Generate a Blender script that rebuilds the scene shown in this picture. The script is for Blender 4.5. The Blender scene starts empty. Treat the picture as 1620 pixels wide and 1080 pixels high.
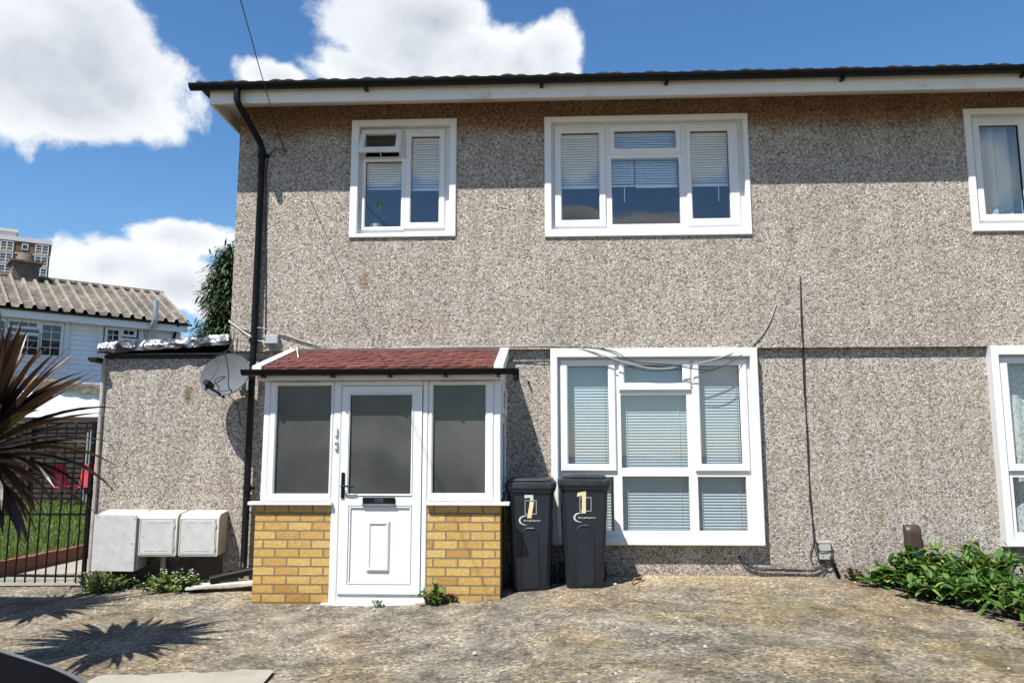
import bpy, math, random
from mathutils import Vector as V, Matrix, noise as mnoise
random.seed(7)
S = bpy.context.scene
COL = S.collection
R = math.radians
# ------------------------------------------------------------------ camera
CAM = V((0, -8.65, 1.45)); F = 1263.0
PITCH, YAW = 0.1394, 0.04565
cd = bpy.data.cameras.new('camera'); cam = bpy.data.objects.new('camera', cd); COL.objects.link(cam)
cam.location = CAM; cam.rotation_euler = (math.pi/2 + PITCH, 0.0007, YAW)
cd.sensor_width = 36; cd.lens = F/1620*36; cd.clip_start = 0.05; cd.clip_end = 3000
S.camera = cam
# ------------------------------------------------------------------ sun, sky, exposure
LD = V((.65, 1, -1.83)).normalized()
sl = bpy.data.lights.new('sun', 'SUN'); sl.energy = 5.0; sl.angle = R(.53); sl.color = (1, .955, .88)
so = bpy.data.objects.new('sun', sl); COL.objects.link(so); so.location = (-6, -12, 20)
so.rotation_euler = LD.to_track_quat('-Z', 'Y').to_euler()
S.view_settings.view_transform = 'Standard'; S.view_settings.look = 'None'
S.view_settings.exposure = 0.85; S.view_settings.gamma = 1
S.cycles.max_bounces = 8; S.cycles.transparent_max_bounces = 12
S.cycles.caustics_reflective = False; S.cycles.caustics_refractive = False
S.cycles.use_denoising = True

def basis():
    cp, sp, cy, sy = math.cos(PITCH), math.sin(PITCH), math.cos(YAW), math.sin(YAW)
    fw = V((-sy*cp, cy*cp, sp)); rt = V((cy, sy, 0)); return rt, rt.cross(fw), fw
RT, UP, FW = basis()
def ray(px, py): return FW*F + RT*(px-810) + UP*(540-py)
def at(px, py, Y):                       # photo pixel -> point on the plane y = Y
    d = ray(px, py); return CAM + d*((Y-CAM.y)/d.y)
def atp(px, py, P, n):                   # ... on any plane
    d = ray(px, py); return CAM + d*((P-CAM).dot(n)/d.dot(n))

# ---- node helper
class NT:
    def __init__(s, tree): s.t = tree; s.n = tree.nodes; s.l = tree.links
    def node(s, ty, **kw):
        nd = s.n.new(ty)
        for k, v in kw.items():
            if k.startswith('i_'):
                key = k[2:]; key = int(key) if key.isdigit() else key.replace('_', ' ')
                s.set(nd.inputs[key], v)
            else: setattr(nd, k, v)
        return nd
    def set(s, sock, v):
        if isinstance(v, bpy.types.NodeSocket): s.l.new(v, sock)
        else:
            if sock.type == 'RGBA' and len(v) == 3: v = (*v, 1)
            sock.default_value = v
    def math(s, op, a, b=None, c=None, clamp=False):
        nd = s.n.new('ShaderNodeMath'); nd.operation = op; nd.use_clamp = clamp
        for i, v in enumerate((a, b, c)):
            if v is not None: s.set(nd.inputs[i], v)
        return nd.outputs[0]
    def vm(s, op, a, b=None, out=0):
        nd = s.n.new('ShaderNodeVectorMath'); nd.operation = op
        s.set(nd.inputs[0], a)
        if b is not None: s.set(nd.inputs[1], b)
        return nd.outputs[out]
    def mix(s, fac, a, b, mode='MIX'):
        nd = s.n.new('ShaderNodeMix'); nd.data_type = 'RGBA'; nd.blend_type = mode
        s.set(nd.inputs[0], fac); s.set(nd.inputs[6], a); s.set(nd.inputs[7], b); return nd.outputs[2]
    def ramp(s, fac, stops, interp='LINEAR'):
        nd = s.n.new('ShaderNodeValToRGB'); cr = nd.color_ramp; cr.interpolation = interp
        while len(cr.elements) < len(stops): cr.elements.new(.5)
        for e, (p, c) in zip(cr.elements, stops):
            e.position = p; e.color = (*c, 1) if len(c) == 3 else c
        s.set(nd.inputs[0], fac); return nd.outputs[0]
    def mrange(s, v, a, b, c=0, d=1, smooth=False):
        nd = s.n.new('ShaderNodeMapRange'); nd.clamp = True
        if smooth: nd.interpolation_type = 'SMOOTHSTEP'
        for i, x in enumerate((v, a, b, c, d)): s.set(nd.inputs[i], x)
        return nd.outputs[0]
    def noise(s, vec, scale, detail=4, rough=.55, dist=0, out=0):
        nd = s.node('ShaderNodeTexNoise', i_Scale=scale, i_Detail=detail, i_Roughness=rough, i_Distortion=dist)
        s.set(nd.inputs['Vector'], vec); return nd.outputs[out]

# ---- world: Nishita sky with cumulus clouds laid out by direction
W = bpy.data.worlds.new('World'); S.world = W; W.use_nodes = True
w = NT(W.node_tree); w.n.clear()
sky = w.node('ShaderNodeTexSky'); sky.sky_type = 'NISHITA'; sky.sun_disc = False
sky.sun_elevation = math.asin(-LD.z); sky.sun_rotation = math.atan2(-LD.x, -LD.y)
sky.air_density = 1.0; sky.dust_density = .35; sky.ozone_density = 2.2; sky.altitude = 60
tc = w.node('ShaderNodeTexCoord'); D = tc.outputs['Generated']
def blob(px, py, rx, ry, mirror=False):
    c = ray(px, py).normalized(); sc = (1/(rx/F), 1/(max(rx, ry)/F), 1/(ry/F))
    if mirror: c.y = -c.y
    dv = w.vm('MULTIPLY', w.vm('SUBTRACT', D, tuple(c)), sc)
    return w.math('SUBTRACT', 1.0, w.vm('LENGTH', dv, out=1))
blobs = [(45, 80, 180, 128), (190, 158, 62, 50), (105, 168, 145, 50), (135, 90, 70, 70), (640, 85, 120, 75), (575, 115, 115, 40),
         (770, 85, 85, 60), (872, 82, 72, 62), (820, 100, 90, 50), (440, 122, 62, 24), (690, 35, 110, 45), (275, 372, 75, 28), (175, 418, 115, 45), (285, 450, 80, 32),
         (110, 462, 130, 38), (345, 480, 45, 26), (-420, 330, 260, 110)]
mb_ = [(1020, 362, 62, 26, True), (905, 352, 40, 20, True), (1130, 235, 50, 45, True), (915, 240, 40, 40, True), (680, 235, 40, 50, True), (608, 272, 35, 28, True),
       (1500, 300, 90, 60, True), (300, 420, 110, 50, True), (1250, 600, 160, 40, True), (500, 640, 220, 40, True)]
m = None
for b in blobs+mb_:
    o = blob(*b); m = o if m is None else w.math('SMOOTH_MAX', m, o, .12)
nz = w.noise(w.vm('ADD', D, (3.3, 1.7, .45)), 7.5, 9, .58, .3); nz2 = w.noise(D, 16, 6, .6)
mm = w.math('ADD', m, w.math('MULTIPLY', w.math('SUBTRACT', nz, .5), 2.3))
mm = w.math('ADD', mm, w.math('MULTIPLY', w.math('SUBTRACT', nz2, .5), .7))
mask = w.mrange(mm, -.07, .30, smooth=True)
thin = w.mrange(w.noise(D, 3.1, 7, .62), .58, .9, 0, .16)
mask = w.math('MAXIMUM', mask, thin)
# cloud body: thicker middle and underside greyer
body = w.mrange(mm, .15, 1.1)
lowr = w.noise(w.vm('ADD', D, (0, 0, -.045)), 6.5, 6, .55)
shade = w.mrange(w.math('ADD', w.math('MULTIPLY', body, .6), w.math('MULTIPLY', lowr, 1.3)), .62, 1.6)
ccol = w.ramp(shade, [(0, (.93, .95, .98)), (.45, (.72, .76, .82)), (1, (.46, .50, .57))])
hs = w.node('ShaderNodeHueSaturation', i_Saturation=1.24, i_Color=sky.outputs[0])
bg1 = w.node('ShaderNodeBackground', i_Color=hs.outputs[0], i_Strength=.092)
bg2 = w.node('ShaderNodeBackground', i_Color=ccol, i_Strength=.6)
mx = w.node('ShaderNodeMixShader'); w.set(mx.inputs[0], mask); w.l.new(bg1.outputs[0], mx.inputs[1]); w.l.new(bg2.outputs[0], mx.inputs[2])
wo = w.node('ShaderNodeOutputWorld'); w.l.new(mx.outputs[0], wo.inputs[0])

# ------------------------------------------------------------------ materials
def newmat(name):
    m = bpy.data.materials.new(name); m.use_nodes = True
    t = NT(m.node_tree); t.b = t.n['Principled BSDF']; t.o = t.n['Material Output']
    t.pos = t.node('ShaderNodeTexCoord').outputs['Object']; t.m = m
    t.geo = t.node('ShaderNodeNewGeometry'); t.wp = t.geo.outputs['Position']
    return t
def bump(t, h, dist=.01, strength=1.0):
    nd = t.node('ShaderNodeBump', i_Strength=strength, i_Distance=dist); t.set(nd.inputs['Height'], h)
    t.l.new(nd.outputs[0], t.b.inputs['Normal'])
def pset(t, **k):
    for a, v in k.items(): t.set(t.b.inputs[a.replace('_', ' ')], v)
    return t.m
def plain(name, col, rough=.5, var=.12, scale=6, metal=0, bmp=0, bscale=60, spec=.5, dirt=None):
    t = newmat(name); n1 = t.noise(t.wp, scale, 5, .6)
    f = t.mrange(n1, .3, .7, 1-var, 1+var)
    c = t.mix(1.0, (*col, 1), f, 'MULTIPLY')
    if dirt:
        dm = t.mrange(t.noise(t.wp, dirt[1], 6, .7, .4), dirt[2], dirt[2]+.18)
        c = t.mix(t.math('MULTIPLY', dm, dirt[3] if len(dirt) > 3 else .6), c, dirt[0])
    pset(t, Base_Color=c, Roughness=t.mrange(n1, .3, .7, max(0, rough-.06), min(1, rough+.06)), Metallic=metal, Specular_IOR_Level=spec)
    if bmp: bump(t, t.noise(t.wp, bscale, 4, .6), bmp)
    return t.m
def pebble_mat(name, dark=1.0):
    t = newmat(name)
    wv = t.vm('ADD', t.wp, t.vm('MULTIPLY', t.noise(t.wp, 30, 2, out=1), (.012, .012, .012)))
    vo = t.node('ShaderNodeTexVoronoi', i_Scale=60.0, i_Randomness=1.0); t.set(vo.inputs['Vector'], wv)
    ve = t.node('ShaderNodeTexVoronoi', feature='DISTANCE_TO_EDGE', i_Scale=60.0); t.set(ve.inputs['Vector'], wv)
    rnd = t.node('ShaderNodeSeparateColor', i_0=vo.outputs['Color'])
    stone = t.ramp(rnd.outputs[0], [(0, (.10, .087, .077)), (.14, (.24, .207, .18)), (.32, (.40, .34, .29)), (.5, (.455, .412, .365)), (.68, (.52, .483, .435)), (.85, (.60, .565, .52)), (1, (.71, .685, .64))])
    big = t.noise(t.wp, 2.3, 5, .6)
    stone = t.mix(1, stone, t.ramp(t.mrange(big, .3, .7), [(0, (.86, .84, .82)), (1, (1.06, 1.05, 1.04))]), 'MULTIPLY')
    gap = t.mrange(ve.outputs['Distance'], .02, .16)
    c = t.mix(gap, (.23, .20, .172), stone)
    st_ = t.noise(t.vm('MULTIPLY', t.wp, (5, 5, .45)), 1.2, 5, .6); c = t.mix(1, c, t.ramp(t.mrange(st_, .32, .68), [(0, (.84, .83, .82)), (1, (1.04, 1.04, 1.04))]), 'MULTIPLY')
    # weathering: brown band of unwashed render at the top, damp marks
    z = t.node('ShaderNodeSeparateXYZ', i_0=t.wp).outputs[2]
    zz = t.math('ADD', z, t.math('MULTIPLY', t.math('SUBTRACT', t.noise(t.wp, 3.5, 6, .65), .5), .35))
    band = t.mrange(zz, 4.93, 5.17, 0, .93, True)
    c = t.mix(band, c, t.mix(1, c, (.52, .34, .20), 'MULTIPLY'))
    foot = t.math('MULTIPLY', t.mrange(zz, .5, .2, 0, .3, True), 1)
    c = t.mix(foot, c, t.mix(1, c, (.62, .54, .46), 'MULTIPLY'))
    for (p, r, col, k) in ((at(298, 625, 0), .10, (.30, .22, .10), .75), (at(576, 445, -.06), .11, (.50, .26, .12), .5), (at(1395, 820, 0), .07, (.75, .6, .3), .5), (at(640, 310, -.06), .3, (.7, .65, .6), .3), (at(1253, 375, -.06), .12, (.3, .25, .2), .4)):
        dv = t.vm('MULTIPLY', t.vm('SUBTRACT', t.wp, tuple(p)), (1.6, 1, .8))
        dd = t.math('ADD', t.vm('LENGTH', dv, out=1), t.math('MULTIPLY', t.noise(t.wp, 14, 3), .12))
        c = t.mix(t.mrange(dd, r+.06, r*.4+.06, 0, k), c, t.mix(1, c, (*col, 1), 'MULTIPLY'))
    xx = t.node('ShaderNodeSeparateXYZ', i_0=t.wp).outputs[0]; c = t.mix(t.math('MULTIPLY', t.math('LESS_THAN', xx, -3.5), t.mrange(zz, .40, .33, 0, .9)), c, (.075, .055, .045))  # dark brick plinth of the extension, with its shade put into the colour
    pset(t, Base_Color=c, Roughness=.85, Specular_IOR_Level=.25)
    h = t.math('ADD', t.math('MULTIPLY', t.math('MINIMUM', ve.outputs['Distance'], .3), 2.2), t.math('MULTIPLY', rnd.outputs[1], .5))
    bump(t, h, .007, .85)
    return t.m
M = {}
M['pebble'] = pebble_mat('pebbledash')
M['white'] = plain('white_plastic', (.64, .645, .65), .32, .03, 3, dirt=((.58, .56, .5), 5, .6, .35))
M['whitepaint'] = plain('white_paint', (.64, .63, .60), .5, .05, 5, bmp=.002, dirt=((.42, .34, .22), 6, .62, .6))
M['fascia'] = plain('fascia_paint', (.66, .64, .60), .5, .06, 4, dirt=((.38, .27, .13), 2.2, .58, .75))
M['weatherboard'] = plain('board_paint', (.72, .75, .79), .6, .05, 3)
M['black'] = plain('black_plastic', (.005, .005, .006), .45, .2, 8, spec=.18)
M['blackmetal'] = plain('black_metal', (.006, .006, .007), .5, .2, 20, spec=.15)
M['tile'] = plain('concrete_tile', (.025, .019, .017), .85, .35, 9, bmp=.01, bscale=40)
M['grey'] = plain('grey_plastic', (.30, .33, .36), .45, .08, 9)
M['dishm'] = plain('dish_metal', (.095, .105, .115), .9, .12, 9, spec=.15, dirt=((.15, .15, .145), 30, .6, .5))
M['darkroom'] = plain('room_paint', (.42, .40, .36), .9, .05)
M['boardfloor'] = plain('floor_boards', (.18, .13, .09), .7, .1)
M['blind'] = plain('blind_slat', (.38, .43, .455), .5, .04)
M['blindwhite'] = plain('blind_slat_pale', (.86, .86, .84), .5, .04)
M['bin'] = plain('bin_plastic', (.010, .013, .019), .42, .12, 12, bmp=.001, bscale=150, dirt=((.09, .085, .08), 9, .62, .35))
M['binlid'] = plain('bin_lid_plastic', (.017, .021, .028), .4, .15, 10, dirt=((.14, .135, .13), 12, .6, .4))
M['tape'] = plain('masking_tape', (.60, .53, .30), .7, .08, 20)
M['tapewhite'] = plain('faded_tape', (.5, .5, .47), .7, .08, 20)
M['print'] = plain('white_print', (.5, .51, .52), .6, .05)
M['meter'] = plain('meter_plastic', (.43, .41, .37), .65, .1, 5, bmp=.003, bscale=30, dirt=((.36, .32, .26), 7, .55, .5))
M['meterdoor'] = plain('meter_door', (.42, .43, .43), .6, .1, 14, dirt=((.31, .305, .29), 9, .54, .4))
M['wood'] = plain('bleached_wood', (.42, .40, .36), .8, .2, 9, bmp=.004, dirt=((.3, .25, .2), 8, .55))
M['twig'] = plain('twig_bark', (.16, .1, .06), .85, .2)
M['cable'] = plain('cable_sheath', (.02, .02, .02), .5, .2)
M['cablegrey'] = plain('cable_grey', (.32, .31, .29), .6, .2)
M['cablewhite'] = plain('cable_white', (.68, .67, .62), .5, .1)
M['brown'] = plain('brown_plastic', (.045, .024, .022), .45, .15)
M['chrome'] = plain('chrome', (.7, .7, .72), .15, .02, metal=1)
M['red'] = plain('red_fabric', (.34, .012, .03), .75, .12, 15)
M['fence'] = plain('weathered_boards', (.032, .026, .024), .9, .3, 5, spec=.1, bmp=.006, bscale=30)
M['brickred'] = plain('kerb_brick', (.17, .065, .04), .85, .25, 8, bmp=.006)
M['galv'] = plain('galvanised_steel', (.42, .46, .47), .4, .12, 12, metal=.6)
M['cement'] = plain('cement', (.36, .33, .29), .9, .2, 9, bmp=.006)
M['bark'] = plain('bark', (.10, .075, .055), .9, .3, 14, bmp=.01)
M['rubber'] = plain('rubber', (.015, .015, .015), .8, .1)
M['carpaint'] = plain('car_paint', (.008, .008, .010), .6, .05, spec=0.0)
M['pot'] = plain('pot_glaze', (.6, .58, .52), .4, .05)

def glass_mat(name, ior, tint=(.92, .95, .95)):
    t = newmat(name); t.n.remove(t.b)
    lw = t.node('ShaderNodeLayerWeight', i_Blend=.5); fac = t.math('ADD', ior, t.math('MULTIPLY', t.math('POWER', lw.outputs['Facing'], 5.0), 1-ior)); g = t.node('ShaderNodeBsdfGlossy', i_Roughness=.0, i_Color=(1, 1, 1))
    n = t.noise(t.wp, 1.7, 2)
    bp = t.node('ShaderNodeBump', i_Strength=.25, i_Distance=.004); t.set(bp.inputs['Height'], n); t.l.new(bp.outputs[0], g.inputs['Normal'])
    tr = t.node('ShaderNodeBsdfTransparent', i_Color=tint); x = t.node('ShaderNodeMixShader')
    t.set(x.inputs[0], fac); t.l.new(tr.outputs[0], x.inputs[1]); t.l.new(g.outputs[0], x.inputs[2]); t.l.new(x.outputs[0], t.o.inputs[0])
    return t.m
M['glass'] = glass_mat('window_glass', .07, (.93, .96, .97))
def frosted():
    t = newmat('frosted_glass'); t.n.remove(t.b)
    n = t.noise(t.wp, 2.2, 3, .5)
    d = t.node('ShaderNodeBsdfDiffuse'); t.set(d.inputs[0], t.ramp(t.mrange(n, .3, .7), [(0, (.048, .050, .049)), (1, (.082, .085, .085))]))
    g = t.node('ShaderNodeBsdfGlossy', i_Roughness=.09, i_Color=(.9, .95, 1)); fr = t.node('ShaderNodeFresnel', i_IOR=1.5)
    x = t.node('ShaderNodeMixShader'); t.l.new(fr.outputs[0], x.inputs[0]); t.l.new(d.outputs[0], x.inputs[1]); t.l.new(g.outputs[0], x.inputs[2])
    tr = t.node('ShaderNodeBsdfTransparent', i_Color=(.5, .52, .5)); y = t.node('ShaderNodeMixShader', i_0=.16)
    t.l.new(x.outputs[0], y.inputs[1]); t.l.new(tr.outputs[0], y.inputs[2]); t.l.new(y.outputs[0], t.o.inputs[0])
    return t.m
M['frosted'] = frosted()
def brick_mat():
    t = newmat('yellow_brick'); s = t.node('ShaderNodeSeparateXYZ', i_0=t.wp)
    wob = t.math('MULTIPLY', t.math('SUBTRACT', t.noise(t.wp, 18, 3), .5), .012)
    cb = t.node('ShaderNodeCombineXYZ'); t.set(cb.inputs[0], t.math('ADD', t.math('ADD', s.outputs[0], s.outputs[1]), wob))
    t.set(cb.inputs[1], t.math('ADD', t.math('SUBTRACT', s.outputs[2], .974), wob))
    br = t.node('ShaderNodeTexBrick', offset=.5, i_Scale=1.0, i_Mortar_Size=.0085, i_Mortar_Smooth=.25, i_Bias=0, i_Brick_Width=.232, i_Row_Height=.0825)
    t.set(br.inputs['Color1'], (0, 0, 0)); t.set(br.inputs['Color2'], (1, 1, 1)); t.set(br.inputs['Mortar'], (.5, .5, .5)); t.l.new(cb.outputs[0], br.inputs['Vector'])
    col = t.ramp(br.outputs['Color'], [(0, (.37, .205, .07)), (.15, (.45, .285, .09)), (.5, (.50, .335, .11)), (.85, (.53, .37, .14)), (1, (.44, .26, .085))])
    col = t.mix(1, col, t.ramp(t.mrange(t.noise(t.wp, 26, 5, .7), .3, .7), [(0, (.72, .7, .66)), (1, (1.12, 1.1, 1.08))]), 'MULTIPLY')
    c = t.mix(br.outputs['Fac'], col, (.20, .155, .10))
    low = t.mrange(t.math('ADD', s.outputs[2], t.math('MULTIPLY', t.noise(t.wp, 7, 4), .2)), .38, .15, 0, .5)
    c = t.mix(low, c, t.mix(1, c, (.55, .45, .34), 'MULTIPLY'))
    pset(t, Base_Color=c, Roughness=.9, Specular_IOR_Level=.2)
    bump(t, t.math('ADD', t.math('MULTIPLY', br.outputs['Fac'], -1), t.math('MULTIPLY', t.noise(t.wp, 70, 4), .5)), .012)
    return t.m
M['brick'] = brick_mat()
def shingle_mat():
    t = newmat('red_felt'); n = t.noise(t.wp, 7, 5, .65)
    c = t.ramp(t.mrange(n, .3, .7), [(0, (.085, .024, .018)), (.6, (.125, .036, .027)), (1, (.17, .065, .05))])
    ri = t.geo.outputs['Random Per Island']; c = t.mix(1, c, t.ramp(ri, [(0, (.75, .75, .75)), (1, (1.15, 1.15, 1.15))]), 'MULTIPLY')
    li = t.mrange(t.noise(t.wp, 30, 4, .7), .68, .74); c = t.mix(t.math('MULTIPLY', li, .8), c, (.6, .57, .5))
    pset(t, Base_Color=c, Roughness=.92); bump(t, t.noise(t.wp, 240, 2), .003); return t.m
M['shingle'] = shingle_mat()
def drive_mat():
    t = newmat('worn_concrete'); p = t.wp
    st = t.vm('MULTIPLY', p, (1.0, .8, 1))
    n1 = t.noise(st, .9, 7, .62, .5); n2 = t.noise(st, 3.2, 7, .66, .3); n3 = t.noise(p, 14, 5, .7)
    base = t.ramp(t.mrange(n2, .28, .72), [(0, (.12, .112, .10)), (.35, (.225, .21, .185)), (.6, (.325, .30, .26)), (1, (.48, .445, .39))])
    moss = t.mrange(t.math('ADD', n1, t.math('MULTIPLY', n3, .25)), .58, .72)
    base = t.mix(t.math('MULTIPLY', moss, .48), base, t.mix(1, base, (.92, .76, .46), 'MULTIPLY'))
    pale = t.mrange(t.noise(st, 1.5, 6, .65, .7), .55, .70)
    base = t.mix(t.math('MULTIPLY', pale, .7), base, (.50, .45, .36))
    sp = t.node('ShaderNodeSeparateXYZ', i_0=p)
    # washed, paler strip along the foot of the wall by the bins
    strip = t.mrange(t.math('ADD', sp.outputs[1], t.math('MULTIPLY', n2, .5)), -.55, .2)
    strip = t.math('MULTIPLY', strip, t.math('MULTIPLY', t.mrange(sp.outputs[0], .1, .8), t.mrange(sp.outputs[0], 2.9, 2.0)))
    base = t.mix(t.math('MULTIPLY', strip, .8), base, (.56, .48, .33))
    vo = t.node('ShaderNodeTexVoronoi', i_Scale=48.0); t.set(vo.inputs['Vector'], p)
    rnd = t.node('ShaderNodeSeparateColor', i_0=vo.outputs['Color'])
    agg = t.ramp(rnd.outputs[0], [(0, (.35, .34, .32)), (.3, (.76, .74, .71)), (.7, (1.05, 1.03, 1.0)), (.92, (1.45, 1.42, 1.36)), (1, (2.1, 2.05, 1.95))])
    worn = t.mrange(t.noise(st, 2.1, 5, .6), .32, .5, .45, 1.0)
    c = t.mix(worn, base, t.mix(1, base, agg, 'MULTIPLY'))
    dk = t.mrange(t.noise(p, 5.5, 6, .75), .62, .72); c = t.mix(t.math('MULTIPLY', dk, .6), c, (.06, .05, .04))
    cr = t.node('ShaderNodeTexVoronoi', feature='DISTANCE_TO_EDGE', i_Scale=.62); t.set(cr.inputs['Vector'], t.vm('ADD', p, t.vm('MULTIPLY', t.noise(p, 3.5, 6, .7, out=1), (.5, .5, 0))))
    c = t.mix(t.mrange(cr.outputs['Distance'], .006, .001, 0, .5), c, (.05, .045, .035))
    ol = t.math('MULTIPLY', t.mrange(t.math('ADD', t.noise(p, 1.3, 6, .7), t.math('MULTIPLY', t.math('SUBTRACT', sp.outputs[0], 1.5), .035)), .5, .68), t.mrange(sp.outputs[1], -.7, -1.6))
    c = t.mix(t.math('MULTIPLY', ol, .65), c, t.mix(1, c, (.80, .74, .36), 'MULTIPLY'))
    # rusty streak near the cable box
    rs = t.math('MULTIPLY', t.mrange(t.noise(t.vm('MULTIPLY', p, (1.2, 7, 1)), 2.2, 6, .7), .5, .62), t.math('MULTIPLY', t.mrange(sp.outputs[0], 1.2, 2.0), t.mrange(sp.outputs[1], -1.1, -.4)))
    c = t.mix(t.math('MULTIPLY', rs, .7), c, (.17, .10, .065))
    c = t.mix(1, c, (.60, .585, .555), 'MULTIPLY')
    pset(t, Base_Color=c, Roughness=.93, Specular_IOR_Level=.2)
    h = t.math('ADD', t.math('MULTIPLY', n2, 2.0), t.math('ADD', t.math('MULTIPLY', n3, .8), t.math('MULTIPLY', vo.outputs['Distance'], .5)))
    bump(t, h, .012)
    return t.m
M['drive'] = drive_mat()
M['slab'] = plain('pale_concrete', (.27, .25, .205), .9, .12, 4, bmp=.003, bscale=70, dirt=((.17, .155, .125), 5, .58, .5))
M['soil'] = plain('soil', (.06, .045, .03), .95, .4, 12, bmp=.02, bscale=40)
M['lawn'] = plain('lawn_soil', (.10, .13, .03), .95, .3, 9)
def leaf_mat(name, stops, rough=.5, trans=.25, spec=.4):
    t = newmat(name); c = t.ramp(t.geo.outputs['Random Per Island'], stops)
    c = t.mix(1, c, t.ramp(t.noise(t.wp, 5, 3), [(.3, (.8, .8, .8)), (.7, (1.15, 1.15, 1.15))]), 'MULTIPLY')
    pset(t, Base_Color=c, Roughness=rough, Specular_IOR_Level=spec)
    tl = t.node('ShaderNodeBsdfTranslucent'); t.set(tl.inputs[0], t.mix(1, c, (1.3, 1.3, .8), 'MULTIPLY'))
    x = t.node('ShaderNodeMixShader', i_0=trans); t.l.new(t.b.outputs[0], x.inputs[1]); t.l.new(tl.outputs[0], x.inputs[2]); t.l.new(x.outputs[0], t.o.inputs[0])
    return t.m
M['cordy'] = leaf_mat('purple_leaf', [(0, (.022, .012, .010)), (.45, (.042, .02, .016)), (.62, (.075, .035, .026)), (.72, (.06, .05, .018)), (.84, (.18, .09, .055)), (.95, (.34, .21, .11)), (1, (.42, .33, .06))], .38, .22, .5)
M['bushleaf'] = leaf_mat('bush_leaf', [(0, (.02, .06, .012)), (.35, (.05, .12, .022)), (.7, (.09, .18, .035)), (.93, (.15, .24, .06)), (1, (.28, .27, .08))], .55, .3, .3)
M['palegreen'] = leaf_mat('weed_leaf', [(0, (.05, .09, .02)), (.6, (.10, .16, .035)), (1, (.2, .26, .07))], .55, .3)
M['redweed'] = leaf_mat('red_weed_leaf', [(0, (.06, .02, .02)), (.6, (.12, .04, .035)), (1, (.1, .12, .03))], .55, .2)
M['conifer'] = leaf_mat('conifer_spray', [(0, (.012, .028, .010)), (.6, (.025, .055, .016)), (1, (.06, .10, .03))], .6, .15)
M['grassm'] = leaf_mat('grass_blade', [(0, (.05, .095, .015)), (.6, (.09, .15, .028)), (1, (.2, .22, .07))], .5, .4)
M['petal'] = plain('pale_petal', (.75, .68, .75), .6, .05)
def roof_old():
    t = newmat('lichen_tile'); n = t.noise(t.wp, 3.2, 7, .75); n2 = t.noise(t.wp, .9, 4)
    c = t.ramp(t.mrange(t.math('ADD', n, t.math('MULTIPLY', n2, .4)), .5, .95), [(0, (.045, .038, .032)), (.4, (.11, .095, .078)), (.75, (.20, .178, .145)), (1, (.33, .30, .25))])
    at_ = t.node('ShaderNodeAttribute', attribute_name='roll'); c = t.mix(t.math('MULTIPLY', t.mrange(at_.outputs['Fac'], .5, 1.0), .32), c, (.40, .37, .31))
    pset(t, Base_Color=c, Roughness=.95); bump(t, n, .03); return t.m
M['oldroof'] = roof_old()
def foil():
    t = newmat('foil_flashing'); n = t.noise(t.wp, 7, 2.5, .5, 1.0)
    pset(t, Base_Color=t.ramp(t.noise(t.wp, 6, 4), [(.38, (.06, .06, .065)), (.62, (.34, .34, .35))]), Metallic=.95, Roughness=.36); bump(t, n, .045); return t.m
M['foil'] = foil()
M['towerbrick'] = plain('dark_brick', (.13, .085, .06), .9, .1, .5)
M['towerwhite'] = plain('tower_render', (.5, .5, .5), .8, .05, .3)
M['towerspandrel'] = plain('tower_spandrel', (.22, .20, .12), .7, .1, .5)
def netm(name, col, k):
    t = newmat(name); pset(t, Base_Color=col, Roughness=.9)
    tr = t.node('ShaderNodeBsdfTransparent'); x = t.node('ShaderNodeMixShader')
    lace = t.node('ShaderNodeTexVoronoi', i_Scale=34.0); t.set(lace.inputs['Vector'], t.wp)
    zz = t.node('ShaderNodeSeparateXYZ', i_0=t.wp).outputs[2]; t.set(x.inputs[0], t.math('ADD', k+.22, t.math('MULTIPLY', t.mrange(lace.outputs['Distance'], .5, .2, 0, -.5), t.mrange(zz, 4.25, 4.1)))); t.l.new(tr.outputs[0], x.inputs[1]); t.l.new(t.b.outputs[0], x.inputs[2]); t.l.new(x.outputs[0], t.o.inputs[0]); return t.m
M['net'] = netm('net_curtain', (.6, .63, .64), .62)

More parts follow.
